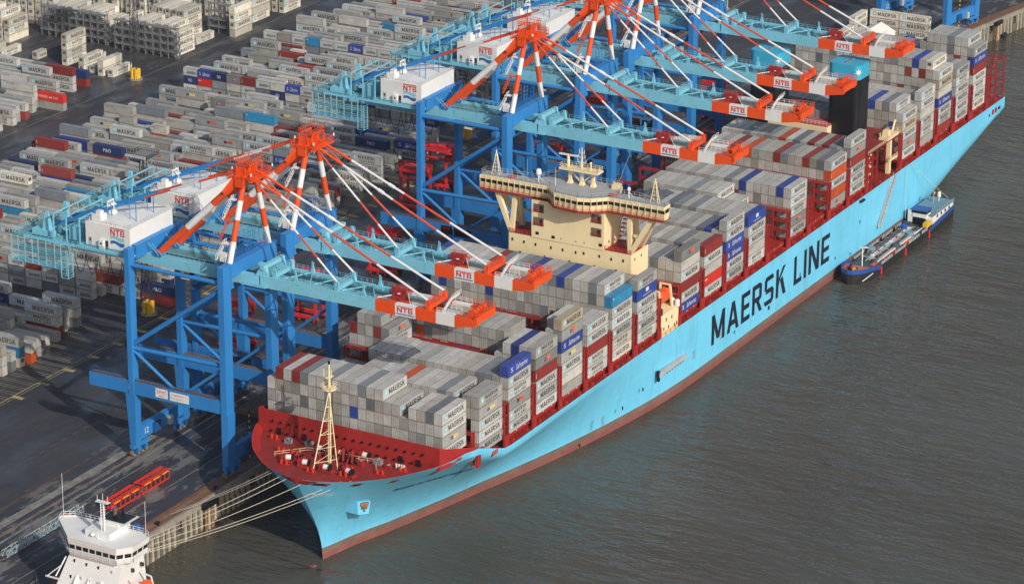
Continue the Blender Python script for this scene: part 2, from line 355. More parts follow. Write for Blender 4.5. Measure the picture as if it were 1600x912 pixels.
# rust-brown apron strip along the edge, crane rails, painted lines
m = MB()
for (a, b), (c, d) in zip(EDGE, EDGE[1:]): m.face([(a, b+.3, GZ+.006), (c, d+.3, GZ+.006), (c, d+4.6, GZ+.006), (a, b+4.6, GZ+.006)], 'apron_rust' if False else 'rail_rust')
m.obj('quay_apron', ground)
def rail(y, name='crane_rail'):
    m = MB()
    for dy in (-.35, .35): m.face([(-300, y+dy-.12, GZ+.014), (470, y+dy-.12, GZ+.014), (470, y+dy+.12, GZ+.014), (-300, y+dy+.12, GZ+.014)], 'line_pale')
    m.box(-300, 470, y-.11, y+.11, GZ+.01, GZ+.12, 'rail_rust'); return m.obj(name, ground)
rail(39.6); rail(69.2)
gline(78.6, 79.1, -200, 470, 'line_orange', 'lane_line', dash=(3.2, 1.3))
gline(66.2, 67.0, -200, 470, 'line_pale', 'service_trench'); gline(71.6, 74.2, -200, 470, 'line_pale', 'slab_strip')
gline(63.2, 63.5, -200, 470, 'line_pale', 'lane_line'); gline(49.5, 49.8, -200, 470, 'line_pale', 'lane_line'); gline(56.2, 56.4, -200, 470, 'line_pale', 'lane_line')
gline(92.2, 92.6, -100, 470, 'line_orange', 'lane_line', dash=(2.5, 2.5)); gline(104, 104.3, -100, 470, 'line_orange', 'lane_line', dash=(2.5, 4))
gline(123.0, 123.35, 0, 560, 'line_yellow', 'lane_line'); gline(121.9, 122.1, 0, 560, 'line_yellow', 'lane_line')
gline(271.0, 271.3, 100, 560, 'line_pale', 'lane_line'); gline(255.6, 255.9, 100, 560, 'line_pale', 'lane_line', dash=(4, 3))
for x in np.arange(36, 560, 3.95):      # stacking-lane lines between the rows
    if 92 < x < 108: continue
    m = MB(); y1 = 152 if x < 112 else 134
    for dx in (0, 1.15): m.face([(x+dx, 123.5, GZ+.008), (x+dx+.16, 123.5, GZ+.008), (x+dx+.16, y1, GZ+.008), (x+dx, y1, GZ+.008)], 'line_yellow')
    m.obj('bay_marking', ground)
for x in np.arange(38, 300, 11.9):
    m = MB(); m.face([(x, 119.4, GZ+.008), (x+1.7, 119.4, GZ+.008), (x+1.7, 123, GZ+.008), (x, 123, GZ+.008)], 'line_yellow'); m.obj('bay_marking', ground)

# quay wall
qw = empty('quay_wall', (0, 37, 0), 'long quay wall of pale piles under a concrete cap beside the river', 'quay wall'); QO = (0, 37, 0)
for (a, b), (c, d) in zip(EDGE, EDGE[1:]):
    m = MB(); m.hexa([(a, b-.5, GZ-1.5), (c, d-.5, GZ-1.5), (c, d+.35, GZ-1.5), (a, b+.35, GZ-1.5), (a, b-.5, GZ+.12), (c, d-.5, GZ+.12), (c, d+.35, GZ+.12), (a, b+.35, GZ+.12)], 'concrete'); m.obj('cap_beam', qw, QO)
    m = MB(); m.face([(a, b+1.6, -1), (c, d+1.6, -1), (c, d+1.6, GZ-1.4), (a, b+1.6, GZ-1.4)], 'sheet_pile'); m.obj('rear_wall', qw, QO)
    m = MB(); m.hexa([(a, b-.1, -1), (c, d-.1, -1), (c, d+1.5, -1), (a, b+1.5, -1), (a, b-.1, 3.0), (c, d-.1, 3.0), (c, d+1.5, 3.0), (a, b+1.5, 3.0)], 'sheet_pile'); m.obj('sheet_wall', qw, QO)
pile_x = list(np.arange(-46, 62, 2.45))+list(np.arange(505, 585, 2.6))
pm = MB(); pm.box(-.45, .45, -.25, .6, -1, GZ-1.48, 'pile_pale'); pile0 = pm.obj('pile', qw); first = True
pr = MB(); pr.box(-.4, .4, -.32, .3, -1, 3.6, 'sheet_pile'); low0 = pr.obj('sheet_pile', qw); lf = True
for i, x in enumerate(pile_x):
    y = interp(EDGE, x)
    if i % 7 != 3:
        o = pile0 if first else pile0.copy()
        if not first: COL.objects.link(o)
        first = False; o.location = (x, y-37, 0)
    o = low0 if lf else low0.copy()
    if not lf: COL.objects.link(o)
    lf = False; o.location = (x+1.2, y-37, 0)
for x in [-28, 8, 44, 470, 508, 545, 580]:
    y = interp(EDGE, x)-.6
    d = empty('fender_dolphin', (x, y, 0), {-28: 'rust-brown fender dolphin beside the white ship', 8: 'fender dolphin in shade below the big ship\'s bow', 44: 'fender dolphin hidden behind the big ship\'s bow',
        470: 'fender dolphin at the quay behind the big ship\'s aft stacks', 508: 'dark fender dolphin just behind the big ship\'s stern stack', 545: 'fender dolphin with rubber drum past the stern',
        580: 'fender dolphin at the upper picture corner'}[x], 'fender', 'fender dolphins along the quay wall')
    for k, dx in enumerate((-2.2, -.8, .6, 2.0)):
        m = MB(); m.tube((dx, -.7, -1), (dx, -.7, 7.2-.5*(k % 2)), .42, 'pile_rust' if k % 2 == 0 else 'pile_pale', 10); m.obj('pile', d, smooth=True)
    m = MB(); m.box(-3, 2.8, -1.3, .2, 6.2, 7.6, 'black'); m.obj('fender_panel', d)
    m = MB(); m.tube((1.6, -1.6, .8), (5.4, -1.6, .8), 1.05, 'rubber', 12); m.obj('rubber_drum', d, smooth=True)
for i, x in enumerate((-33, -12, 14, 40)):
    m = MB(); m.tube((x, 38.2, GZ), (x, 38.2, GZ+.7), .35, 'black', 10).tube((x, 38.2, GZ+.7), (x, 38.2, GZ+1.0), .6, 'black', 10)
    tag(m.obj('bollard'), 'black mooring bollard on the quay edge, %s from the bottom-left corner' % ['first', 'second', 'third', 'fourth'][i], 'bollard', 'bollards on the quay edge')

# ================================================================== THE CONTAINER SHIP
ship = empty('container_ship', (200, 0, 0), 'huge light blue container ship with red deck moored along the quay', 'container ship'); SO = (200, 0, 0)
BD = [(-6.3, 0), (-6.15, 2), (-5.8, 4.3), (-4.5, 8), (-2.2, 12.4), (1.5, 16.7), (4.3, 19.6), (8, 22.3), (11.6, 24.5), (14.8, 26.2), (18.5, 27.8), (24, 28.9), (30, 29.4), (36, 29.5), (408.6, 29.5)]
BW = [(6, 0), (7, .35), (18.8, 2.8), (27, 5.5), (38.5, 8.4), (50, 11.2), (62.6, 14.1), (74.3, 17.2), (87, 20.2), (100.6, 23), (118, 25.9), (135, 28), (150, 29.2), (160, 29.5), (305, 29.5), (325, 28), (345, 24.8), (365, 19.5), (382, 13.5), (395, 7.5), (402, 2), (404, 0), (420, 0)]
STEM = [(-2, 6), (0, 6), (4, 5.6), (8, 4.4), (12, 2.5), (16, .3), (20, -2.1), (27.3, -6.3), (30, -7.6)]
def ztop(x): return interp([(28, 27.3), (34.9, 26.3), (48.4, 21.35), (52, 21.05)], x)
ZE = [(300, -1), (312, 0), (331, 6.0), (353, 9.3), (377, 13.2), (408.6, 16.8)]
ZBT = [(300, -2), (345, -2), (385, 2), (400, 9), (410, 14)]
def hb(x, z):
    zt = ztop(x); s = interp(STEM, z)
    t = max(0., min(1., z/zt))
    if x < 200:
        t = min(1., z/(zt*interp([(8, 1), (22, .97), (36, .90), (60, .89), (90, .94), (130, 1)], x))); t = max(0., t); wgt = t**1.75; a = interp(BW, x-(s-6)); b = interp(BD, x-(s+6.3)); return a+(b-a)*wgt if x > s else 0.
    if x > 300:
        z = max(z, interp(ZBT, x)); ze = interp(ZE, x)
        if z >= ze: return 29.5
        lo = interp(ZBT, x); t = max(0., (z-lo)/(ze-lo)) if ze > lo else 1.; a = interp(BW, x); return a+(29.5-a)*math.sin(t*math.pi/2)**.8
    return 29.5
xs = [-6.3, -6.1, -5.6, -4.9, -4.0, -3.0, -1.8, -.6, .7, 2, 3.5, 5, 6.5, 8.5, 11, 14, 17, 20, 24, 28, 32, 34.9, 38, 41, 44, 48.4, 52, 57, 63, 70, 78, 87, 96, 105, 115, 125, 135, 145, 155, 165, 200, 250, 290, 305, 315, 325, 335, 345, 355, 365, 374, 382, 389, 395, 400, 404, 408.6]
NB = 3
def zlev(x):
    zt = ztop(x); return [-2, 0, 1.6, 3.3]+[3.3+(zt-3.3)*k/14 for k in range(1, 15)]
m = MB(); nz = 18
for side in (-1, 1):
    grid = []
    for x in xs:
        row = []
        for z in zlev(x):
            s = interp(STEM, z); xx = max(x, s) if x < 7 else x; zz = z
            if x > 340:
                zz = max(z, interp(ZBT, x))
            row.append((xx, side*hb(xx+1e-4, zz), zz))
        grid.append(row)
    k = len(m.v)
    for row in grid: m.v += row
    for i in range(len(xs)-1):
        for j in range(nz-1):
            a, b, c, d = k+i*nz+j, k+(i+1)*nz+j, k+(i+1)*nz+j+1, k+i*nz+j+1
            z_ = zlev(xs[i])[j]
            mat = 'boot_red' if j < 2 else ('boot_line' if j == 2 else 'hull_blue')
            m.f.append((a, b, c, d) if side < 0 else (a, d, c, b)); m.m.append(m.mi(mat))
    # transom
    e = k+(len(xs)-1)*nz
    if side < 0: tr = [m.v[e+j] for j in range(nz)]
    else:
        tr2 = [m.v[e+j] for j in range(nz)]
        for j in range(nz-1):
            if tr[j+1][2]-tr[j][2] > .01: m.face([tr[j], tr2[j], tr2[j+1], tr[j+1]], 'hull_blue')
hull = m.obj('hull', ship, SO, smooth=True)
# bulb tip breaking the surface
m = MB(); m.dome((1.5, 0, -.9), 1.6, 'boot_red', 12, 4, .7); m.obj('bulbous_bow', ship, SO, smooth=True)
# forecastle: inner bulwark, deck, rim
FX = [x for x in xs if x <= 40]; FO = (200, 0, -.9)
m = MB()
for side in (-1, 1):
    for a, b in zip(FX, FX[1:]):
        za, zb2 = ztop(a), ztop(b); ya, yb = side*hb(a+1e-4, za), side*hb(b+1e-4, zb2); wi = .22
        pa, pb = side*max(0, abs(ya)-wi), side*max(0, abs(yb)-wi)
        qa, qb = side*max(0, hb(a+1e-4, 25.6)-wi), side*max(0, hb(b+1e-4, 25.6)-wi); m.face([(a, pa, za), (b, pb, zb2), (b, qb, 25.6), (a, qa, 25.6)], 'red_steel')
        m.face([(a, ya, za+.02), (b, yb, zb2+.02), (b, pb, zb2+.02), (a, pa, za+.02)], 'red_bright')
m.obj('bulwark', ship, SO)
m = MB()
for a, b in zip(FX, FX[1:]):
    ya, yb = max(0, hb(a+1e-4, 25.65)-.15), max(0, hb(b+1e-4, 25.65)-.15)
    m.face([(a, -ya, 24.8), (b, -yb, 24.8), (b, yb, 24.8), (a, ya, 24.8)], 'deck_red')
m.obj('forecastle_deck', ship, FO)
m = MB(); dx_ = [34, 38, 42, 46, 50, 56, 63, 70, 78, 408.4]; m.face([(x, -(hb(x, 20.7)-.25), 20.9) for x in dx_]+[(x, hb(x, 20.7)-.25, 20.9) for x in dx_[::-1]], 'deck_red'); m.obj('main_deck', ship, SO)
# breakwater with swept wings
m = MB()
bw = [(34.6, 29.1, 26.5), (21.6, 28.0, 31.0), (18.8, 27.2, 31.8), (17.8, 0, 32.2), (18.8, -27.2, 31.6), (21.4, -27.9, 30.6), (34.8, -29.2, 26.6)]
for p, q in zip(bw, bw[1:]):
    zb0 = lambda r_: 24.7 if abs(r_[1]) < 25 else 25.6
    m.hexa([(p[0], p[1], zb0(p)), (q[0], q[1], zb0(q)), (q[0]+.35, q[1], zb0(q)), (p[0]+.35, p[1], zb0(p)), p, q, (q[0]+.35, q[1], q[2]), (p[0]+.35, p[1], p[2])], 'red_steel')
brk = m.obj('breakwater', ship, SO)
for row, z in ((0, 29.2), (1, 26.4)):
    for k in range(-9, 10):
        y = k*2.5+(.6 if row else 0)
        if abs(y) > 24: continue
        m = MB(); x = 17.5+.8*abs(y)/25.2; m.tube((x, y, z), (x-.12, y, z), .38, 'black', 10); m.obj('drain_port', brk, SO)
for y in (-21.3, -16.2, 12.5, 20.5):
    m = MB(); x = 17.45+.8*abs(y)/25.2; m.box(x-.1, x+.2, y-.55, y+.55, 24.9, 27.6, 'black'); m.obj('doorway', brk, SO)
# foremast
m = MB(); m.tube((9.4, -.3, 24.8), (9.4, -.6, 46), .52, 'cream', 10, .34)
fm = m.obj('foremast', ship, SO, smooth=True)
for p in ((1.0, -.3), (6.9, -4.4), (8.9, 4.0)):
    m = MB(); m.tube((p[0], p[1], 24.8), (9.2, -.6, 45.4), .13, 'cream', 6); m.obj('mast_leg', fm, SO)
m = MB()
for k in range(1, 6):
    t = k/6.2; z = 24.8+20.6*t; a = Vector((1, -.3, z)).lerp(Vector((9.2, -.6, z)), t); b = Vector((6.9, -4.4, z)).lerp(Vector((9.2, -.6, z)), t)
    m.tube(a, (9.4, -.5, z), .07, 'cream', 5).tube(b, (9.4, -.5, z), .07, 'cream', 5).tube(a, b, .07, 'cream', 5)
m.obj('mast_brace', fm, SO)
m = MB(); m.tube((9.4, -.6, 45.9), (9.4, -.6, 46.2), 1.9, 'cream', 10); m.rail([(7.6, -2, 46.2), (11.2, -2, 46.2), (11.2, 1, 46.2), (7.6, 1, 46.2), (7.6, -2, 46.2)], 'cream', 1.2, 1.2, .08); m.obj('mast_platform', fm, SO)
m = MB(); m.tube((9.4, -.6, 46.2), (9.4, -.6, 52.6), .35, 'cream', 8, .22).box(8.2, 10.6, -1.2, 0, 49, 49.2, 'cream').tube((9.4, -.6, 52.6), (9.4, -.6, 53.4), .3, 'black', 8)
for dy in (-1.3, 1.0): m.tube((9.4, dy, 49), (9.4, dy, 51), .12, 'cream', 5)
m.obj('topmast', fm, SO)
m = MB()
for k in range(20): m.box(8.6, 8.75, -.55, .05, 26+k, 26.08+k, 'cream_dark')
m.obj('mast_ladder', fm, SO)
# winches with white rope drums
for i, (x, y, a) in enumerate(((4.7, 8.8, 20), (4.1, 3.4, 10), (4.0, -2.9, 0), (4.6, -9.2, -15), (15.4, -7.5, 0), (13.6, -1.5, 0), (13.5, 5.0, 0))):
    m = MB(); c, s = math.cos(R(a)), math.sin(R(a))
    def tp(px, py, pz): return (x+c*px-s*py, y+s*px+c*py, pz)
    w = m.beam(tp(0, -1.9, 25.15), tp(0, 2.1, 25.15), 1.9, .5, 'red_steel').obj('winch', ship, FO)
    m = MB(); m.tube(tp(0, -.75, 26.1), tp(0, .75, 26.1), .72, 'white_paint', 12); m.obj('rope_drum', w, FO, smooth=True)
    m = MB(); m.tube(tp(0, -1.05, 26.1), tp(0, -.8, 26.1), 1.0, 'black', 12).tube(tp(0, .8, 26.1), tp(0, 1.05, 26.1), 1.0, 'red_steel', 12).beam(tp(0, 1.1, 26), tp(0, 2.0, 26), 1.4, 1.5, 'red_steel'); m.obj('winch_drive', w, FO)
for i, (x, y) in enumerate(((12, -5.5), (12, -2.8), (12.5, 1.5))):
    m = MB(); m.tube((x, y, 24.8), (x, y, 26.4), .9, 'black', 10).beam((x-1.6, y-.9, 25.6), (x+1.4, y+.6, 27.4), .5, .4, 'red_steel').beam((x-1.8, y+.8, 24.9), (x+1.5, y+.8, 27.6), .3, .3, 'red_steel'); m.obj('windlass', ship, FO)
for i, (x, y) in enumerate(((1.5, 0.5), (3.5, -8), (9, -15.5), (13.5, -19.5), (9, 14), (2.5, 9), (15, 20), (7.5, -7.5), (9, 10))):
    m = MB(); m.box(x-.7, x+.7, y-1.3, y+1.3, 24.8, 25.1, 'red_steel')
    for dy in (-.75, .75): m.tube((x, y+dy, 25.1), (x, y+dy, 26.1), .36, 'red_bright', 8)
    m.obj('bitts', ship, FO)
for i, (x, y, w, d, h) in enumerate(((14.6, -11.5, 1.6, 2.2, 1.3), (15.2, 1.5, 1.4, 3.0, 1.0), (11.2, -8.6, 1.0, 1.4, 1.6), (15.4, 9.5, 1.2, 2.0, 1.5), (10.4, 3.6, 1.2, 1.2, 1.4), (7.2, -5.2, 1.0, 1.0, .9), (14.8, 15.5, 1.3, 1.8, 1.2), (7.4, 6.8, 1.0, 1.6, 1.1), (13.6, -15.2, 1.1, 1.6, .9))):
    m = MB(); m.box(x-w/2, x+w/2, y-d/2, y+d/2, 24.8, 24.8+h, 'red_steel' if i % 3 else 'steel_grey').tube((x-w/2, y, 24.8+h), (x+w/2, y, 24.8+h), .3, 'black' if i % 2 else 'steel_grey', 8); m.obj('deck_machine', ship, FO)
m = MB()
for k in range(4): m.tube((14.5, -19.3+k*.75, 24.8), (14.5, -19.3+k*.75, 26.2), .26, 'white_paint', 8)
m.obj('vent_pipe', ship, FO)
m = MB(); m.rail([(6, 14, 24.8), (12.5, 8, 24.8), (14.5, -11, 24.8), (10.5, -13.5, 24.8)], 'cream', 1.2, 2.2, .08); m.obj('forecastle_rail', ship, FO)
def hull_patch(x, z, w, h, mat, name, t=.06, parent=None):
    mm = MB(); y0, y1, = hb(x, z-h/2), hb(x, z+h/2); a0, a1 = hb(x+w, z-h/2), hb(x+w, z+h/2)
    mm.hexa([(x, -y0+.3, z-h/2), (x+w, -a0+.3, z-h/2), (x+w, -a0-t, z-h/2), (x, -y0-t, z-h/2), (x, -y1+.3, z+h/2), (x+w, -a1+.3, z+h/2), (x+w, -a1-t, z+h/2), (x, -y1-t, z+h/2)], mat)
    return mm.obj(name, parent or ship, SO)
for x, z in ((-5.2, 26.1), (.0, 25.7), (8.6, 24.6), (20.5, 23.4)):
    hull_patch(x, z, 1.7, 1.0, 'red_steel', 'fairlead', .2); hull_patch(x+.3, z, .9, .6, 'black', 'fairlead_mouth', .28)
hull_patch(41.6, 22.1, 3.0, 1.25, 'red_steel', 'fairlead', .10); hull_patch(41.9, 22.1, 1.0, .9, 'pink_deck', 'fairlead_mouth', .15); hull_patch(43.2, 22.1, 1.0, .9, 'pink_deck', 'fairlead_mouth', .15)
# anchor pocket
def on_hull(x, z, t=.1): return (x, -hb(x, z)-t, z)
m = MB(); q = [(8.2, 17.8), (12.4, 17.8), (13.0, 19.4), (14.6, 20.0), (9.5, 20.0)]
m.hexa([(8.4, -9.2, 13.6), (12.2, -10.1, 12.6), (12.2, -7.0, 12.6), (8.4, -5.8, 13.6), (8.0, -9.4, 17.3), (12.5, -10.5, 16.1), (12.5, -8, 16.1), (8.0, -6.8, 17.3)], 'hull_blue')
anc = m.obj('anchor_pocket', ship, SO)
m = MB(); m.beam((8.9, -9.65, 16.3), (11.5, -10.4, 15.7), .5, 1.1, 'pile_rust').beam((10.1, -10.0, 15.6), (10.35, -9.9, 13.9), .5, .3, 'pile_rust').beam((9.3, -9.75, 15.2), (11.2, -10.25, 14.8), .3, .6, 'hatch_brown'); m.obj('anchor', anc, SO)
# name and emblem on the bow
def text_hull(body, x0, z0, x1, z1, h, mat, name, bold=.01):
    vs, fs = glyphs(body, bold); mm = MB(); i = mm.mi(mat)
    for a, b in vs:
        x = x0+(x1-x0)*a; z = z0+(z1-z0)*a+h*b; mm.v.append((x, -hb(x, z)-.16, z))
    for f in fs: mm.f.append(f); mm.m.append(i)
    return mm.obj(name, ship, SO)
text_hull('MÆRSK MC-KINNEY MØLLER', 16.6, 18.0, 43.5, 15.4, 1.15, 'navy', 'bow_name')
m = MB()
for s0 in (-1,):
    for k in range(4):
        for j in range(8):
            xa, xb = -2.5+j*.3, -2.5+(j+1)*.3; z = 22.6-k*.32
            m.face([on_hull(xa, z, .07), on_hull(xb, z, .07), on_hull(xb, z+.09, .07), on_hull(xa, z+.09, .07)], 'white_paint')
c = (-2.95, 22.3)
sp = star_pts(7, .55, .24)
for j in range(len(sp)):
    a, b = sp[j], sp[(j+1) % len(sp)]; m.face([on_hull(c[0], c[1], .08), on_hull(c[0]+a[0], c[1]+a[1], .08), on_hull(c[0]+b[0], c[1]+b[1], .08)], 'white_paint')
m.obj('bow_emblem', ship, SO)
# MAERSK LINE on the side
m = MB()
for wrd, x0, x1 in (('MAERSK', 172.4, 224.5), ('LINE', 230.5, 257.4)):
    tot = sum(LET[c][0] for c in wrd)+.20*(len(wrd)-1); sx = (x1-x0)/tot; cx = x0
    for c in wrd:
        m = MB()
        for j, poly in enumerate(LET[c][1]): m.face([(cx+a*sx, -29.54-.006*j, 7.5+b*9.3) for a, b in poly], 'navy')
        if c == 'S': m.face([(cx+a*sx, -29.54, 7.5+b*9.3) for a, b in ((.38, -.2), (.56, -.2), (.56, -.06), (.38, -.06))], 'navy')
        m.obj('hull_letter', ship, SO); cx += (LET[c][0]+.20)*sx
# side details
m = MB(); m.box(137.2, 154.4, -30.3, -29.4, 10.1, 11.4, 'pale_steel'); m.box(136.9, 137.6, -30.2, -29.4, 8.8, 12.0, 'black')
for k in range(7): m.box(142+k*1.7, 142.25+k*1.7, -30.35, -29.4, 9.6, 10.2, 'steel_grey')
m.obj('accommodation_ladder', ship, SO)
m = MB(); a, b = Vector((308.3, -30.0, 20.9)), Vector((295.3, -30.6, 7.0))
m.beam(a, b, 1.2, .25, 'pale_steel'); d = (b-a)
for s in (-.55, .55):
    m.beam(a+Vector((0, s, 1)), b+Vector((0, s, 1)), .1, .1, 'pale_steel')
    for k in range(13): c = a+d*k/12; m.beam(c+Vector((0, s, 0)), c+Vector((0, s, 1)), .1, .1, 'pale_steel', up=(1, 0, 0))
m.obj('gangway_ladder', ship, SO)
for x, z in ((115.5, 7.8), (235, 9.3), (281, 12.5), (262, 6.2), (90, 6), (188, 6.1), (128, 9)):
    m = MB(); m.box(x, x+.5, -29.6, -29.4, z, z+1.0, 'black'); m.obj('discharge_port', ship, SO)
m = MB(); m.box(280, 283, -30.4, -29.3, 19.9, 20.5, 'black'); m.obj('fender_bracket', ship, SO)
for x, w in ((393.5, .9), (396.2, 1.9), (399.0, 1.9), (402, 2.2)): hull_patch(x, 18.4 if w > 1 else 18.0, w, 1.7 if w < 2.1 and w > 1 else .9, 'red_steel' if 1 < w < 2.1 else 'black', 'mooring_port', .12)
for x in (103, 160, 178):
    m = MB()
    for k in range(5): m.box(x, x+1.6, -29.6, -29.45, 7.6+k*.55, 7.75+k*.55, 'steel_grey')
    m.obj('draught_marks', ship, SO)

# ------------------------------------------------------------------ bays on deck
ZB, TH, RW, L40 = 23.64, 3.2, 2.5, 12.19
BAYX = dict(A=21.8, B=36.2, C=51.5, D=66.2, E=80.55, F=95.3, G=109.9, H=125.1, I=152.6, J=167.8, K=182.5, L=197.6, X=212.6, M=227.7, Y=243.0, N=258.1, O=273.0, P=315.6, Q=331.0, R=346.3, S=362.0, T=377.9)
for n, x in BAYX.items():
    wy = 28.3 if x > 40 else min(26.2, hb(x, 23)-.6); zl = 22.5 if x > 40 else 23.2
    m = MB(); m.box(x-.1, x+12.3, -wy, wy, zl, 23.55, 'red_steel').box(x+.4, x+11.8, -wy+5, wy-5, 20.8, zl, 'deck_red')
    for k in range(6 if x > 40 else 0): m.box(x+1+k*2, x+1.25+k*2, -wy-.25, -wy+1.5, 21.0, 22.5, 'red_steel')
    for k in range(3): m.box(x+.6+k*4.6, x+.95+k*4.6, -wy-.03, -wy+.4, 23.0, 23.3, 'white_paint')
    m.obj('hatch_cover', ship, SO)
# lashing bridges: red frames in the gaps
def lashing(x0, x1, levels=3, wy=29.0, skip=()):
    m = MB(); z1 = 21+2.6+levels*TH
    ys = [-wy+k*(2*wy/12) for k in range(13)]
    for y in ys:
        if y in skip: continue
        for x in (x0+.25, x1-.25): m.box(x-.2, x+.2, y-.22, y+.22, 20.9, z1, 'red_steel')
    for k in range(levels):
        z = 23.7+TH*(k+1)-.35
        m.box(x0, x1, -wy+.1, wy-.1, z-.18, z, 'red_steel')
    for s in (-1, 1):
        m.box(x0-.1, x1+.1, s*29.15-.25, s*29.15+.25, 20.95, 24.4, 'red_steel')
    for k in range(levels):
        z = 23.7+TH*(k+1)-.35
        m.rail([(x0+.1, -wy, z), (x0+.1, wy, z)], 'red_steel', 1.1, 2.5, .09)
    return m.obj('lashing_bridge', ship, SO)
names = list(BAYX)
for a, b in zip(names, names[1:]):
    x0, x1 = BAYX[a]+12.45, BAYX[b]-.25
    if x1-x0 > 4:
        lashing(x0, x0+1.9); lashing(x1-1.9, x1); continue
    lashing(x0, x1, 2 if a in 'A' else 3, 27.5 if a == 'A' else 29.0)
lashing(390.6, 392.4, 3)
m = MB()
for y in np.linspace(-29, 29, 14):
    for x in (394.5, 399.5, 407.2): m.box(x-.2, x+.2, y-.2, y+.2, 20.9, 35.5, 'red_steel')
for z in (24.5, 27.5, 31, 35.3):
    for x in (394.5, 399.5, 407.2): m.box(x-.15, x+.15, -29.2, 29.2, z-.15, z+.15, 'red_steel')
    for y in (-29, -24.5, 24.5, 29): m.box(394.5, 407.2, y-.14, y+.14, z-.14, z+.14, 'red_steel')
m.rail([(394, -29.2, 35.4), (407.5, -29.2, 35.4), (407.5, 29.2, 35.4)], 'red_steel', 1.2, 2, .08)
m.obj('stern_cell_guides', ship, SO)
m = MB(); m.rail([(52, -29.3, 21), (408, -29.3, 21)], 'red_steel', 1.1, 3.0, .09)
for x in np.arange(54, 405, 7.4): m.box(x, x+.9, -28.9, -28.2, 20.9, 21.7, 'red_bright')
m.obj('deck_edge_rail', ship, SO)

# ------------------------------------------------------------------ deckhouse
dh = bpy.data.objects.new('deckhouse', None); COL.objects.link(dh); dh.parent = ship; DO = SO
m = MB(); m.box(138.8, 149.5, -19.6, 19.8, 20.9, 44.5, 'cream'); m.obj('lower_house', dh, DO)
m = MB(); m.box(138.6, 149.2, -11.0, 12.3, 44.4, 56.2, 'cream')
m.obj('tower', dh, DO)
m = MB(); m.box(138.9, 149.4, 12.3, 19.7, 44.45, 44.56, 'deck_red').box(138.9, 149.4, -19.5, -11, 44.45, 44.56, 'deck_red'); m.obj('side_deck', dh, DO)
m = MB(); m.rail([(138.9, 12.4, 44.5), (138.9, 19.7, 44.5), (149, 19.7, 44.5)], 'red_bright', 1.3, 1.3, .1); m.obj('railing', dh, DO); m = MB(); m.rail([(138.9, -11.2, 44.5), (138.9, -19.5, 44.5), (149, -19.5, 44.5)], 'red_bright', 1.3, 1.3, .1); m.obj('railing', dh, DO)
# bridge: plan outline (x,y), swept centre
out = [(139.2, 29.4), (139.2, 7.0), (135.2, 3.0), (134.4, -4.6), (135.6, -8.2), (139.2, -12), (139.2, -29.5), (142.6, -29.5), (143.5, -13), (149.5, -11), (149.5, 11), (143.5, 13), (142.6, 29.4)]
def slab(mb_, outl, z0, z1, mat, inset0=0, inset1=0):
    cx = sum(p[0] for p in outl)/len(outl)
    def off(p, d): return (p[0]+d*(1 if p[0] < 141 else -1), p[1])
    b = [(*off(p, inset0), z0) for p in outl]; t = [(*off(p, inset1), z1) for p in outl]; n = len(outl)
    for j in range(n): mb_.face([b[j], b[(j+1) % n], t[(j+1) % n], t[j]], mat)
    mb_.face(t, mat); mb_.face(b[::-1], mat)
m = MB(); slab(m, out, 56.2, 58.1, 'cream', .5, .0); slab(m, out, 59.3, 60.3, 'cream', -.3, -.35); slab(m, out, 58.1, 59.3, 'cream_dark', .35, .1); bd = m.obj('bridge', dh, DO)
m = MB(); slab(m, out, 60.3, 60.36, 'deck_grey', .1, .1); m.obj('bridge_roof', dh, DO)
m = MB(); slab(m, out, 55.9, 56.2, 'deck_red', -.7, -.7); m.obj('bridge_walkway', dh, DO)
m = MB(); fr = [(138.7, 29.5), (138.7, 7.2), (134.7, 3.2), (133.8, -4.8), (135.0, -8.6), (138.6, -12.3), (138.6, -29.6)]
m.rail([(x, y, 56.2) for x, y in fr], 'red_bright', .9, 1.6, .07); m.obj('railing', dh, DO)
m = MB(); m.rail([(x+.3, y, 60.36) for x, y in out]+[(out[0][0]+.3, out[0][1], 60.36)], 'pale_steel', 1.3, 1.6, .08); m.obj('railing', dh, DO)
front = out[:7]
for p, q in zip(front, front[1:]):
    p = Vector((*p, 0)); q = Vector((*q, 0)); L = (q-p).length; n = max(1, round(L/1.85)); d = (q-p)/n; nn = Vector((-1, 0, 0)) if abs(d.x) < .01 else Vector((d.y, -d.x, 0)).normalized()
    if nn.x > 0: nn = -nn
    for k in range(n):
        a = p+d*(k+.035); b = p+d*(k+.965)
        mm = MB(); mm.hexa([a+Vector((.2, 0, 58.12)), b+Vector((.2, 0, 58.12)), b-nn*.6+Vector((0, 0, 58.12)), a-nn*.6+Vector((0, 0, 58.12)),
                            a+nn*.22+Vector((0, 0, 59.28)), b+nn*.22+Vector((0, 0, 59.28)), b-nn*.6+Vector((0, 0, 59.28)), a-nn*.6+Vector((0, 0, 59.28))], 'dark_glass'); mm.obj('window', dh, DO)
        mm = MB(); c = p+d*k; mm.beam(c+nn*.15+Vector((0, 0, 56.4)), c+nn*.42+Vector((0, 0, 60.2)), .15, .14, 'cream', up=nn); mm.obj('window_post', dh, DO)
m = MB(); m.hexa([(140, -29.56, 58.2), (142, -29.56, 58.2), (142, -29.3, 58.2), (140, -29.3, 58.2), (139.8, -29.6, 59.3), (142.2, -29.6, 59.3), (142.2, -29.3, 59.3), (139.8, -29.3, 59.3)], 'dark_glass'); m.obj('window', dh, DO)
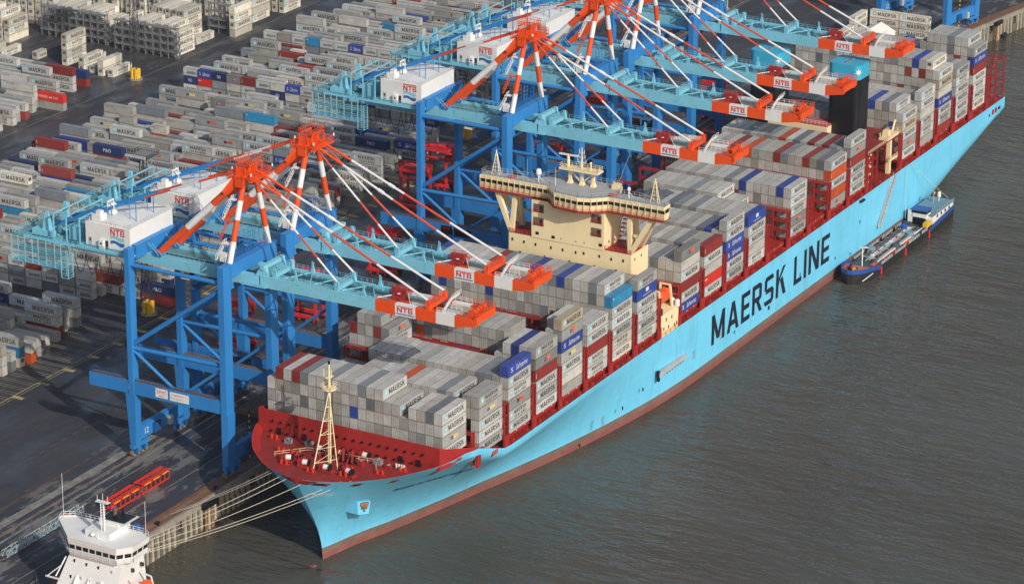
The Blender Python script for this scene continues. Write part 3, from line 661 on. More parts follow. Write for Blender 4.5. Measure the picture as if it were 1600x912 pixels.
# wing V struts
for s, ya, yb, yc in ((1, 24.3, 18.9, 19.4), (-1, -25.6, -19.0, -18.8)):
    for xx in (139.9, 146.5):
        m = MB(); yt = yc
        m.beam((xx if xx < 140 else 141.8, ya, 56.0), (xx, yt, 44.4), 1.3, 1.2, 'cream', up=(1, 0, 0)); m.obj('strut', dh, DO)
        m = MB(); m.beam((xx if xx < 140 else 141.8, yb*.97, 56.0), (xx, yt, 44.4), 1.2, 1.1, 'cream', up=(1, 0, 0)); m.obj('strut', dh, DO)
    m = MB(); m.beam((139.9, yc+s*1.0, 50), (139.9, yc+s*2.4, 50), .6, .7, 'cream', up=(1, 0, 0)).box(139.4, 142.2, min(yb*.97, ya)-.5, max(yb*.97, ya)+.5, 55.3, 56.0, 'cream'); m.obj('strut_tie', dh, DO)
    m = MB(); m.box(147.5, 149.4, s*15-1.3, s*15+1.3, 44.5, 56, 'cream'); m.obj('stair_trunk', dh, DO)
m = MB()
for k in range(10): m.box(141+k*.7, 141.8+k*.7, -14.4, -13.2, 44.6+k*1.05, 44.8+k*1.05, 'red_steel')
m.beam((140.8, -13.1, 45.4), (148, -13.1, 56), .1, .1, 'red_bright'); m.obj('outside_stair', dh, DO)
# flat brown plates painting the shade inside recessed balconies; small windows on the front
for y, z in ((10.0, 53.6), (10.0, 49.6), (-8.6, 53.6), (-8.6, 49.6)):
    m = MB(); m.box(138.52, 138.66, y-1.65, y+1.65, z-1.3, z+1.1, 'hatch_brown'); m.box(138.47, 138.53, y-1.2, y-.4, z-1.2, z+.6, 'black'); o = m.obj('balcony_shade', dh, DO)
    m = MB(); m.box(138.44, 138.6, y-1.7, y+1.7, z-1.35, z-1.22, 'deck_red'); m.rail([(138.4, y-1.6, z-1.3), (138.4, y+1.6, z-1.3)], 'red_bright', .9, .8, .06); m.obj('railing', dh, DO)
for y, z in ((10.4, 45.9), (5.2, 45.6), (-10.0, 45.9), (18.6, 42.6), (14.8, 42.4), (11, 42.3), (6, 42.2), (2.2, 42.2), (-2, 42.2), (-4.6, 42.4), (-9.6, 42.4), (-13.4, 42.2), (-17.2, 42.4), (16, 39), (8, 39), (0, 39), (-8, 39), (-15, 39)):
    m = MB(); w = .5 if z > 45 else .25; m.box(138.5 if z > 44.5 else 138.7, 139.2, y-w, y+w, z-.42, z+.42, 'dark_glass'); m.obj('window', dh, DO)
for y, z in ((2.6, 45.6), (-2.2, 45.6), (-4.9, 45.7)):
    m = MB(); m.box(138.5, 138.9, y-.2, y+.2, z-.3, z+.3, 'pale_steel'); m.obj('vent', dh, DO)
for x, z in ((141, 42.5), (145, 42.5), (141.5, 46.2)):
    m = MB(); yy = -19.6 if z < 44 else -11.0; m.box(x, x+.5, yy-.06, yy+.2, z-.4, z+.4, 'dark_glass'); m.obj('window', dh, DO)
# radar mast
m = MB()
for y in (3.4, -.4, -4.0):
    m.taper((144.4, 146.0, y-.75, y+.75, 60.3), (144.7, 145.7, y-.35, y+.35, 61.5), 'cream').box(144.75, 145.6, y-.4, y+.4, 61.4, 64.6, 'cream')
m.beam((145, 3.4, 64.2), (145, .2, 61.4), .3, .3, 'cream').beam((145, -4, 64.2), (145, -1, 61.4), .3, .3, 'cream'); rm = m.obj('radar_mast', dh, DO)
m = MB(); m.box(143.4, 147, -6.2, 6.2, 64.5, 65.1, 'cream'); m.rail([(143.5, -6.1, 65.1), (143.5, 6.1, 65.1), (146.9, 6.1, 65.1), (146.9, -6.1, 65.1), (143.5, -6.1, 65.1)], 'cream', 1.1, 1.2, .08); m.obj('mast_platform', dh, DO)
m = MB(); m.tube((144.6, 3.8, 65), (144.6, 3.8, 68.6), .45, 'cream', 8).box(144.3, 144.9, .9, 6.7, 68.6, 69.0, 'white_paint'); m.obj('radar', dh, DO)
m = MB(); m.tube((145, -.3, 65), (145, -.3, 71.5), .32, 'cream', 8, .12)
for z, w in ((67, 1.3), (68.4, 1.0), (69.8, .8)): m.box(144.9, 145.1, -.3-w, -.3+w, z, z+.15, 'cream').tube((145, -.3-w, z), (145, -.3-w, z+1), .1, 'cream', 5).tube((145, -.3+w, z), (145, -.3+w, z+1.1), .1, 'cream', 5)
m.tube((145, -3.2, 65), (145, -3.2, 67.2), .2, 'cream', 6).dome((145, -3.2, 67.2), .4, 'cream', 8); m.obj('antenna_mast', dh, DO)
for y in (11.7, -17.2):
    m = MB(); r = .85 if y > 0 else .5; m.tube((141.5, y, 60.3), (141.5, y, 62.6), .2, 'white_paint', 6).tube((142.6, y-1, 60.3), (141.5, y, 62.2), .08, 'white_paint', 5).tube((141.5, y, 62.6), (141.5, y, 62.6+r), r, 'white_paint', 12).dome((141.5, y, 62.6+r), r, 'white_paint', 12); m.obj('radome', dh, DO, smooth=True)
for y in (25.5, -25.4):
    m = MB(); top = (141.5, y, 67.5)
    for dx, dy in ((-.5, -1.2), (-.5, 1.2), (1, -1.0), (1, 1.0)): m.tube((141.5+dx, y+dy, 60.3), (141.5+dx*.15, y+dy*.15, 66.5), .13, 'cream', 5)
    for k in range(5): z = 61.3+k*1.1; w = 1.1-k*.19; m.box(141.4, 141.6, y-w, y+w, z, z+.12, 'cream')
    m.tube((141.5, y, 66), top, .2, 'cream', 6)
    m.obj('signal_mast', dh, DO)
for y in (20.2, -12.4):
    m = MB(); m.tube((141.2, y, 60.36), (141.2, y, 60.55), 1.5, 'pink_deck', 14); m.obj('landing_mark', dh, DO)
m = MB()
for k, mt in enumerate(('flag_gold', 'flag_red', 'flag_black')): m.box(144.1, 145.5, 7.6, 7.66, 63.0+k*.4, 63.4+k*.4, mt)
m.tube((144, 7.6, 60.3), (144, 7.6, 64.6), .05, 'cream', 5); m.obj('flag', dh, DO)
m = MB(); m.tube((147.5, -10.2, 60.3), (147.5, -14.2, 71), .06, 'pale_steel', 5).tube((148, -9, 60.3), (148, -9, 62), .4, 'pile_pale', 8).box(146, 148.6, -11.4, -9.4, 60.36, 61.6, 'cream').tube((141, 6, 60.3), (141, 6, 62.8), .1, 'white_paint', 6).tube((140, 14.5, 60.3), (140, 14.5, 67), .05, 'pale_steel', 5); m.obj('whip_antenna', dh, DO)
# side houses with lifeboats
for s in (-1, 1):
    m = MB(); y0, y1 = (-29.2, -20.2) if s < 0 else (20.4, 29.2)
    m.box(139.4, 150.6, y0, y1, 20.9, 27.6, 'cream'); sh = m.obj('boat_house', dh, DO)
    for x, z in ((141, 23.2), (144, 23), (147.8, 22.4), (149.2, 22.6), (142.5, 25.6), (146, 25.4)):
        m = MB(); yy = y0 if s < 0 else y1; m.box(x, x+.55, yy-.06, yy+.06, z-.5, z+.5, 'black'); m.obj('window', dh, DO)
    m = MB(); yc = s*26.3
    N = 12; pr = [(-1.0, .35), (-.95, .7), (-.7, .95), (0, 1.0), (.65, .95), (.92, .65), (1.0, .3)]
    for (ta, ra), (tb, rb) in zip(pr, pr[1:]):
        for j in range(N):
            a0, a1 = 2*math.pi*j/N, 2*math.pi*(j+1)/N
            def P_(t, r_, a): return (145+4.6*t, yc+1.55*r_*math.cos(a), 31.0+1.7*r_*math.sin(a))
            m.face([P_(ta, ra, a0), P_(tb, rb, a0), P_(tb, rb, a1), P_(ta, ra, a1)], 'lifeboat_orange')
    m.face([P_(-1, .35, 2*math.pi*j/N) for j in range(N)], 'lifeboat_orange'); m.face([P_(1, .3, 2*math.pi*j/N) for j in range(N)][::-1], 'lifeboat_orange')
    m.box(146.2, 148.2, yc-.8, yc+.8, 32.3, 33.1, 'lifeboat_orange'); lb = m.obj('lifeboat', ship, SO, smooth=True)
    m = MB()
    for x in (141.5, 148.5): m.beam((x, yc+s*1.9, 27.5), (x, yc+s*1.0, 34), .5, .6, 'cream', up=(1, 0, 0)).beam((x, yc-s*2, 27.5), (x, yc-s*2, 34.2), .5, .5, 'cream', up=(1, 0, 0)).beam((x, yc-s*2, 34), (x, yc+s*1, 34), .4, .4, 'cream', up=(1, 0, 0))
    m.obj('davit', ship, SO)
    m = MB()
    for k, (x, dy) in enumerate(((140.4, -.4), (150, .6), (149.6, -1.2))): m.tube((x, s*28+dy, 27.6), (x, s*28+dy, 29.2), .75, 'white_paint' if k else 'rubber', 10).dome((x, s*28+dy, 29.2), .75, 'white_paint' if k else 'rubber', 10, 3, .6)
    m.obj('life_raft', ship, SO)
# engine casing, funnels
m = MB(); m.box(296, 311.5, -10.5, 10.5, 20.9, 37.4, 'cream').box(296.4, 311, -10.3, 10.3, 37.4, 38.0, 'pink_deck'); cas = m.obj('engine_casing', ship, SO)
m = MB(); m.rail([(296, -10.4, 38), (296, 10.4, 38)], 'white_paint', 1.2, 1.3, .08); m.obj('railing', cas, SO)
def rprism(mb_, x0, x1, y0, y1, z0, z1, r, mat, bot=0.0, n=5):
    def ring(z, e):
        pts = []
        for cx, cy, a0 in ((x1-r, y1-r, 0), (x0+r, y1-r, 90), (x0+r, y0+r, 180), (x1-r, y0+r, 270)):
            for k in range(n+1):
                a = R(a0+90*k/n); pts.append((cx+r*math.cos(a), cy+r*math.sin(a), z))
        return pts
    a, b = ring(z0, 0), ring(z1, 0); N = len(a)
    for j in range(N): mb_.face([a[j], a[(j+1) % N], b[(j+1) % N], b[j]], mat)
    mb_.face(b, mat)
for s, yc in ((-1, -14.0), (1, 14.0)):
    m = MB(); rprism(m, 299.5, 309.5, yc-5.4, yc+5.4, 20.9, 53.6, 2.0, 'black'); fo = m.obj('funnel', ship, SO, smooth=True)
    m = MB(); rprism(m, 299.4, 309.6, yc-5.5, yc+5.5, 53.6, 58.4, 2.05, 'funnel_blue'); m.obj('funnel_cap', fo, SO, smooth=True)
    m = MB(); sp = star_pts(7, 1.35, .5)
    cx, cy = 300.0, yc-4.9
    for j in range(len(sp)):
        a, b = sp[j], sp[(j+1) % len(sp)]
        def W_(p): return (cx-.08+p[0]*.70, cy-.08-p[0]*.70, 56.2+p[1])
        m.face([(cx-.14, cy-.14, 56.2), W_(a), W_(b)], 'white_paint')
    m.obj('funnel_star', fo, SO)
    m = MB()
    for k in range(3): m.tube((302+k*2.4, yc, 58.3), (302+k*2.4, yc, 58.7), .6, 'steel_grey', 10)
    m.obj('exhaust_pipe', fo, SO)
for k in range(6):
    m = MB(); m.box(302.5, 310.5, -8.2+k*2.5, -5.9+k*2.5, 38.0, 40.6, 'steel_grey'); m.obj('casing_unit', cas, SO)
# cream provision crane on the water side by the casing
m = MB(); m.box(308.6, 310.0, -27.6, -26.3, 20.9, 33.6, 'cream'); pc = m.obj('provision_crane', ship, SO)
m = MB(); m.box(304, 313, -28.6, -25.4, 33.6, 34.4, 'cream').box(305.4, 307.6, -28, -26, 34.4, 36.4, 'cream').beam((311, -27, 34.4), (313.5, -27, 38), .5, .5, 'cream'); m.rail([(304, -28.6, 34.4), (313, -28.6, 34.4), (313, -25.4, 34.4), (304, -25.4, 34.4), (304, -28.6, 34.4)], 'cream', 1.1, 1.2, .09); m.obj('crane_head', pc, SO)
m = MB(); m.box(306, 312.5, -28.8, -28.0, 26, 26.5, 'cream'); m.rail([(306, -28.8, 26.5), (312.5, -28.8, 26.5)], 'cream', 1.1, 1.2, .09); m.obj('crane_landing', pc, SO)
m = MB()
for x in (287.5, 291.5, 295.5, 313.5):
    for y in (-28.6, -24, -19.5): m.box(x-.2, x+.2, y-.2, y+.2, 20.9, 33.4, 'red_steel')
for z in (24.5, 27.6, 30.6, 33.4):
    m.box(287.3, 296, -28.8, -19, z-.15, z, 'red_steel')
m.box(287.5, 313.8, -28.8, -11, 33.3, 33.6, 'deck_red'); m.rail([(287.5, -28.8, 33.6), (313.8, -28.8, 33.6)], 'cream', 1.1, 1.5, .08); m.obj('side_frame', cas, SO)
m = MB()
for k in range(14): z = 22+.8*k; m.box(289+((k*37) % 5)*.9, 290.4+((k*37) % 5)*.9, -27.6, -22, z, z+.5, 'cream')
m.obj('deck_fittings', cas, SO)

# ================================================================== CONTAINERS
GREY = (.43, .44, .43); DGREY = (.20, .225, .25)
PAL = dict(M=(.51, .515, .50), S=(.53, .53, .51), g=(.51, .50, .47), P=(.29, .305, .305), Y=(.38, .385, .37), F=(.035, .07, .33), R=(.26, .035, .032), X=(.62, .03, .02),
           O=(.55, .09, .025), B=(.03, .07, .34), L=(.03, .25, .48), W=(.74, .70, .60), w=(.74, .70, .60), D=(.23, .26, .29), T=(.50, .43, .31), K=(.03, .18, .12), q=(.72, .68, .57), V=(.30, .06, .05), N=(.43, .42, .38), H=(.62, .03, .02), Z=(.02, .045, .16))
TXT = (.03, .04, .05)
class CM:   # container mesh arrays
    def __init__(s): s.v = []; s.f = []; s.c = []
    def quad(s, pts, c): k = len(s.v); s.v += pts; s.f.append(tuple(range(k, k+len(pts)))); s.c.append(c)
    def panel(s, o, u, v, n, lu, lv, c, fc, ins=.14, dep=.06):
        o, u, v, n = Vector(o), Vector(u), Vector(v), Vector(n)
        def p(a, b, d=0): return tuple(o+u*a+v*b+n*d)
        a = [p(0, 0), p(lu, 0), p(lu, lv), p(0, lv)]; b = [p(ins, ins), p(lu-ins, ins), p(lu-ins, lv-ins), p(ins, lv-ins)]; d = [p(ins, ins, -dep), p(lu-ins, ins, -dep), p(lu-ins, lv-ins, -dep), p(ins, lv-ins, -dep)]
        for j in range(4):
            k = (j+1) % 4; s.quad([a[j], a[k], b[k], b[j]], fc); s.quad([b[j], b[k], d[k], d[j]], fc)
        s.quad(d, c)
    def bars(s, o, u, v, n, xs_, z0, z1, w, t, c):
        o, u, v, n = Vector(o), Vector(u), Vector(v), Vector(n)
        for x in xs_:
            a = [o+u*(x-w/2)+v*z0, o+u*(x+w/2)+v*z0, o+u*(x+w/2)+v*z1, o+u*(x-w/2)+v*z1]; b = [q+n*t for q in a]
            s.quad([tuple(q) for q in b], c); s.quad([tuple(a[0]), tuple(b[0]), tuple(b[3]), tuple(a[3])], c); s.quad([tuple(b[1]), tuple(a[1]), tuple(a[2]), tuple(b[2])], c)
    def text(s, body, o, ud, vd, c, bold=.015, shear=0.0):
        vs, fs = glyphs(body, bold, shear); k = len(s.v); o, ud, vd = Vector(o), Vector(ud), Vector(vd)
        s.v += [tuple(o+ud*a+vd*b) for a, b in vs]
        for f in fs: s.f.append(tuple(k+a for a in f)); s.c.append(c)
    def block(s, word, o, ud, vd, nd, c, gap=.22):
        o, ud, vd, nd = Vector(o), Vector(ud), Vector(vd), Vector(nd)
        for j, poly in block_polys(word, gap): s.quad([tuple(o+ud*a+vd*b+nd*(.004*j)) for a, b in poly], c)
    def rect(s, o, ud, vd, c): o, ud, vd = Vector(o), Vector(ud), Vector(vd); s.quad([tuple(o), tuple(o+ud), tuple(o+ud+vd), tuple(o+vd)], c)
    def star(s, o, ud, vd, c):
        o, ud, vd = Vector(o), Vector(ud), Vector(vd); sp = star_pts(7, 1, .42)
        s.quad([tuple(o+ud*a+vd*b) for a, b in sp][::-1], c)
def mk_container(style, tint, L, H):
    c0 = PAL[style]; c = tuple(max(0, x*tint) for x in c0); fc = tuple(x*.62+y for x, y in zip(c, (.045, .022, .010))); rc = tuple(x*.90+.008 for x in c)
    s = CM(); w = 1.2; H = H-.11
    white = (.72, .72, .70)
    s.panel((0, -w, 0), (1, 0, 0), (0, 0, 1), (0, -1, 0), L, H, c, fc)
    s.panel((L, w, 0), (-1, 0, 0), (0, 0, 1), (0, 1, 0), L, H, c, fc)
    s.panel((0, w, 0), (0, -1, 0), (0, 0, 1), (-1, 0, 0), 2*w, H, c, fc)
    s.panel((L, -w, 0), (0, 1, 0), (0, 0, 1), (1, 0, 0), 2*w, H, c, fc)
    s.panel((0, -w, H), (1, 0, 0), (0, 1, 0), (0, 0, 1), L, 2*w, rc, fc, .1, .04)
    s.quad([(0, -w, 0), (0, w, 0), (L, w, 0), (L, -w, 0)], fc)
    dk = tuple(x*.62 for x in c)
    if style in 'Ww':      # machinery end of a reefer
        s.rect((-.0, .85, 1.3), (0, -1.7, 0), (0, 0, 1.3), (.30, .31, .32)); s.rect((-.02, .5, 1.45), (0, -1.0, 0), (0, 0, .95), (.05, .05, .05))
        s.rect((L, -.85, 1.3), (0, 1.7, 0), (0, 0, 1.3), (.30, .31, .32)); s.rect((L+.02, -.5, 1.45), (0, 1.0, 0), (0, 0, .95), (.05, .05, .05))
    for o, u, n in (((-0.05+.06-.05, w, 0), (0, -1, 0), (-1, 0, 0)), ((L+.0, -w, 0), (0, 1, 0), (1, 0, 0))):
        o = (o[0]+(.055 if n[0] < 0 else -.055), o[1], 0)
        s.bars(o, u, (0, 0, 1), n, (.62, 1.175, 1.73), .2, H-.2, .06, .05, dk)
    # sill bar lights the top edge of some doors
    sides = (((0, -w-.005, 0), 1), ((L, w+.005, 0), -1))
    k40 = L > 8; S = L/12.19
    for (ox, oy, _), d in sides:
        def at(x, z): return (ox+d*x, oy+(.055 if d > 0 else -.055)-d*.02, z)
        U = lambda a: (d*a, 0, 0); V = lambda a: (0, 0, a)
        if style in 'MTWS' or style == 'w':
            b = 1.55*min(1, S*1.35); bx = 1.15*S; bz = H*.30
            bc = (.24, .54, .68) if style in 'MTS' else (.22, .44, .54)
            s.rect(at(bx, bz), U(b*.95), V(b), bc); s2 = at(bx+b*.475, bz+b*.5); s.star((s2[0], s2[1]-d*.015, s2[2]), U(b*.42), V(b*.45), white)
            if style in 'MTW': s.block('MAERSK', at(3.2*S, H*.28), U(7.7*S), V(1.5*min(1, S*1.2)), (0, -d, 0), TXT)
            else: s.block('MAERSK', at(3.4*S, H*.50), U(6.4*S), V(1.1), (0, -d, 0), TXT); s.block('SEALAND', at(3.6*S, H*.14), U(6.0*S), V(.75), (0, -d, 0), (.07, .08, .09), .45)
        elif style in 'gN': s.text('MAERSK LINE', at(.9*S, H*.70), U(3.0*S), V(.34), (.08, .09, .10), .0)
        elif style == 'P':
            s.rect(at(5.0*S, H*.33), U(1.0), V(.95), (.02, .04, .16)); s.text('P&O', at(5.1*S, H*.42), U(.8), V(.45), white, .0); s.rect(at(6.05*S, H*.35), U(2.4*S), V(1.0), (.72, .10, .03)); s.text('Nedlloyd', at(6.3*S, H*.44), U(1.9*S), V(.45), white, 0)
        elif style == 'Y':
            s.rect(at(4.4*S, H*.36), U(1.2), V(.8), (.02, .04, .18)); s.text('P&O', at(4.55*S, H*.43), U(.9), V(.4), white, 0); s.rect(at(5.7*S, H*.36), U(2.6*S), V(.85), (.75, .62, .20)); s.text('Nedlloyd', at(5.95*S, H*.44), U(2.1*S), V(.4), (.45, .3, .05), 0)
        elif style == 'F':
            s.text('Safmarine', at(4.2*S, H*.28), U(6.2*S), V(1.5), white, .0, .35); s.text('S', at(1.5*S, H*.3), U(1.2*S), V(1.3), white, 0)
        elif style == 'B':
            s.rect(at(5.4*S, H*.48), U(1.7), V(1.15), white); s.rect(at(3.6*S, H*.22), U(5.2*S), V(.14), white)
        elif style == 'H':
            s.text('HAMBURG', at(1.2*S, H*.36), U(4.4*S), V(.85), white, 0); s.text('SUD', at(7.9*S, H*.36), U(2.2*S), V(.85), white, 0); s.rect(at(6.2*S, H*.42), U(1.2*S), V(.4), white)
        elif style == 'Z': s.text('P&O', at(4.4*S, H*.3), U(3.2*S), V(1.2), white, 0)
        elif style in 'ROV':
            s.rect(at(.55*S, H*.28), U(.16), V(H*.42), white)
        elif style == 'L': s.rect(at(.8*S, H*.7), U(.5), V(.4), white)
        elif style in 'XK': s.rect(at(.9*S, H*.62), U(1.8*S), V(.3), white)
    return s
def to_arrays(s):
    v = np.array(s.v, np.float32); lt = np.array([len(f) for f in s.f], np.int32); li = np.array([i for f in s.f for i in f], np.int32); c = np.array([(*q, 1) for q in s.c], np.float32)
    return v, lt, li, c
def arrays_mesh(name, v, lt, li, c):
    me = bpy.data.meshes.new(name)
    me.vertices.add(len(v)); me.vertices.foreach_set('co', v.ravel()); me.loops.add(len(li)); me.loops.foreach_set('vertex_index', li)
    ls = np.concatenate(([0], np.cumsum(lt)[:-1])).astype(np.int32)
    me.polygons.add(len(lt)); me.polygons.foreach_set('loop_start', ls)
    try: me.polygons.foreach_set('loop_total', lt)
    except Exception: pass
    at = me.attributes.new('Col', 'FLOAT_COLOR', 'FACE'); at.data.foreach_set('color', c.ravel())
    me.materials.append(MATS['container_paint']); me.update(calc_edges=True); me.validate(); return me
_ca = {}; _cmesh = {}
TINTS = (.70, .88, 1.0, 1.12)
def carr(key):
    if key not in _ca: _ca[key] = to_arrays(mk_container(key[0], TINTS[key[1]], key[2], key[3]))
    return _ca[key]
def cmesh(key):
    if key not in _cmesh: _cmesh[key] = arrays_mesh('container_mesh', *carr(key))
    return _cmesh[key]
def stuff_mesh(name, items):       # items: (key,x,y,z,rot) rot in {0, -90}
    V, LT, LI, CC, n = [], [], [], [], 0
    for key, x, y, z, rot in items:
        v, lt, li, c = carr(key)
        w = v.copy()
        if rot: w[:, 0], w[:, 1] = v[:, 1], -v[:, 0]
        w += np.array((x, y, z), np.float32); V.append(w); LT.append(lt); LI.append(li+n); CC.append(c); n += len(v)
    me = arrays_mesh(name, np.concatenate(V), np.concatenate(LT), np.concatenate(LI), np.concatenate(CC))
    o = bpy.data.objects.new(name, me); COL.objects.link(o); return o
def put(name, key, x, y, z, rot, label, group):
    o = bpy.data.objects.new(name, cmesh(key)); COL.objects.link(o); o.location = (x, y, z); o.rotation_euler = (0, 0, R(rot)); return tag(o, label, 'container', group)
CNAME = dict(M='grey container lettered MAERSK', S='grey container lettered MAERSK SEALAND', g='plain grey container with small lettering', P='mid-grey container with orange and blue mark', Y='grey container with yellow and blue mark',
  F='blue container with white script', R='brick-red container', X='bright red container', O='orange container', B='blue container with white emblem', L='light blue container', W='white reefer lettered MAERSK', w='white reefer lettered MAERSK SEALAND',
  D='slate grey container', T='tan container lettered MAERSK', K='green container', q='cream white reefer', V='dull red container', N='drab grey container', H='red container with white lettering', Z='navy container with white lettering')
SHORT = dict(M='grey MAERSK container', S='grey MAERSK SEALAND container', g='plain grey container', P='grey container with orange mark', Y='grey container with yellow mark', F='blue scripted container', R='brick-red container', X='bright red container', O='orange container', B='blue emblem container', L='light blue container',
  W='white MAERSK container', w='white SEALAND container', D='slate grey container', T='tan MAERSK container', K='green container', q='cream container', V='dull red container', N='drab grey container', H='red white-lettered container', Z='navy container')
ORD = ['first', 'second', 'third', 'fourth', 'fifth', 'sixth', 'seventh', 'eighth', 'ninth', 'tenth', 'eleventh', 'twelfth', 'thirteenth', 'fourteenth', 'fifteenth', 'sixteenth', 'seventeenth', 'eighteenth', 'nineteenth', 'twentieth']
def ordn(k):
    if k < 20: return ORD[k]
    return {2: 'twenty', 3: 'thirty', 4: 'forty', 5: 'fifty'}[(k+1)//10]+('-'+ORD[(k+1) % 10-1] if (k+1) % 10 else 'th') if (k+1) % 10 else {20: 'twentieth', 30: 'thirtieth', 40: 'fortieth', 50: 'fiftieth'}[k+1]
def pick(r, grey=.0):
    x = r.random()
    for s_, p in (('M', .27), ('g', .20), ('S', .13), ('N', .12), ('D', .10), ('R', .04), ('P', .04), ('F', .015), ('V', .02), ('O', .012), ('W', .01), ('B', .015), ('L', .003)):
        x -= p
        if x < 0: return s_
    return 'g'
# heights per bay, column 0 at the water side ... 22 at the quay
def prof(spec):
    o = []
    for n, h in spec: o += [h]*n
    return (o+[o[-1]]*23)[:23]
HT = dict(
 A=[0]+prof([(4, 5), (1, 4), (2, 5), (13, 6), (1, 5)])[:21]+[0],
 B=prof([(2, 5), (1, 3), (12, 5), (8, 3)]), C=prof([(1, 6), (16, 5), (6, 2)]), D=prof([(4, 6), (1, 5), (12, 2), (1, 3), (1, 5), (3, 6), (1, 5)]),
 E=prof([(1, 7), (1, 6), (5, 4), (16, 5)]), F=prof([(5, 5), (18, 2)]), G=prof([(1, 6), (22, 7)]), H=prof([(1, 6), (22, 5)]),
 I=prof([(1, 6), (15, 5), (7, 3)]), J=prof([(10, 5), (2, 4), (5, 5), (6, 2)]), K=prof([(1, 6), (10, 5), (5, 5), (7, 2)]), L=prof([(1, 5), (14, 5), (1, 4), (7, 2)]), X=prof([(5, 0), (2, 4), (10, 5), (6, 2)]),
 M=prof([(17, 5), (6, 1)]), Y=prof([(4, 0), (13, 2), (6, 1)]), N=prof([(17, 5), (3, 1), (3, 4)]), O=prof([(1, 6), (17, 5), (5, 2)]),
 P=prof([(1, 5), (5, 6), (12, 5), (5, 3)]), Q=prof([(1, 6), (22, 5)]), R=prof([(1, 7), (20, 8), (2, 6)]), S=prof([(1, 6), (2, 6), (20, 6)]), T=prof([(1, 7), (6, 8), (1, 7), (10, 6), (5, 5)]))
OUT = dict(A='MMYMM', B='SYMMM', C='FMSPSM', D='SPRMMM', E='TPFYMgg', F='MMRSS', G='LMMMwW', H='SBMSMS', I='PgMRMF', J='RMgXM', K='MMFFMM', L='BMMgS', X='', M='MMSPM', Y='', N='MOMOP', O='MPRMMM', P='MTMPM', Q='SMgSSg', R='MTgFMSR', S='MSMMMM', T='MFRMSMW')
TOPS = {('A', 20): 'R', ('A', 18): 'R', ('A', 17): 'D', ('A', 8): 'M', ('A', 7): 'M', ('A', 6): 'M', ('B', 9): 'O', ('B', 3): 'M', ('D', 1): 'g', ('D', 2): 'B', ('D', 19): 'P', ('D', 18): 'P', ('D', 22): 'R', ('E', 7): 'g', ('G', 22): 'B', ('G', 15): 'R', ('G', 10): 'B', ('G', 6): 'B', ('G', 2): 'D', ('G', 1): 'S', ('H', 3): 'g',
 ('J', 14): 'B', ('K', 3): 'D', ('K', 2): 'B', ('L', 15): 'B', ('X', 7): 'M', ('X', 5): 'M', ('M', 6): 'B', ('M', 1): 'B', ('N', 13): 'R', ('N', 11): 'O', ('N', 7): 'R', ('N', 3): 'R', ('N', 6): 'D', ('O', 9): 'O', ('O', 5): 'R', ('O', 3): 'R', ('O', 2): 'D', ('P', 1): 'S', ('P', 4): 'B', ('R', 1): 'W', ('R', 3): 'B', ('T', 1): 'M', ('T', 3): 'D', ('C', 2): 'D', ('C', 3): 'D'}
deck = []
for bi, (b, x) in enumerate(BAYX.items()):
    h = HT[b]; y0 = -28.75
    nx = names[bi-1] if bi else None; pv = HT[nx] if nx and BAYX[b]-BAYX[nx] < 20 else [0]*23
    nh = HT[names[bi+1]] if bi+1 < len(names) and BAYX[names[bi+1]]-x < 20 else [0]*23
    for c in range(23):
        for t in range(h[c]):
            cl = h[c-1] if c else 0; cr = h[c+1] if c < 22 else 0
            side = t >= cl; top = t == h[c]-1; fr = t >= pv[c]-(0 if pv[c] else 0)
            front_vis = t >= max(0, pv[c]-1)
            if not (side or top or front_vis or t >= cr or t >= nh[c]): continue
            outer = min([k for k in range(23) if h[k]] or [0])
            if c == outer and t < len(OUT[b]) and OUT[b]: st = OUT[b][len(OUT[b])-1-t]
            elif top and (b, c) in TOPS: st = TOPS[(b, c)]
            else:
                st = pick(rnd)
                if top:
                    while st not in 'MgSND': st = pick(rnd)
            if b == 'N' and c > 19: st = 'W'
            ti = rnd.choice((0, 1, 1, 2, 2, 2, 3))
            y = y0+c*RW+1.25
            dist2 = (x-CAM_LOC[0])**2+(y-CAM_LOC[1])**2
            score = (2.6 if side and c < 3 else 1.6*side)+(1.0*top)+(.8*(front_vis and t >= pv[c]))
            hid = max([HT[q][min(22, c+dc)] for q in (names[bi-1],) for dc in (0, 1)]) if bi and BAYX[b]-BAYX[names[bi-1]] < 20 else 0
            if top and h[c] < hid-2: score *= .2
            u_, v_ = pix(x+6, y, ZB+t*TH+1.5)
            if c > 16 and 'I' <= b <= 'O': score *= .35
            deck.append([score*1e6/dist2, (st, ti, L40, TH), x, y, ZB+t*TH, b, bi, c, t, top, h[c]])
deck.sort(key=lambda q: -q[0])
deck = [q for q in deck if not (q[5] == 'A' and q[7] in (1, 21) and q[8] == 0)]
for q in deck[:300]:
    _, key, x, y, z, b, bi, c, t, top, hh = q
    lab = '%s, %s, %s bay from bow, %s row from water' % (SHORT[key[0]], 'top tier' if top else ordn(t)+' tier', ordn(bi), ordn(c))
    put('cargo_container', key, x, y, z+.03, 0, lab, 'containers stacked on the ship\'s deck')
o = stuff_mesh('cargo_containers', [(q[1], q[2], q[3], q[4]+.03, 0) for q in deck[300:]]); tag(o, 'remaining grey and coloured containers stacked on the ship', 'containers', kind='stuff')
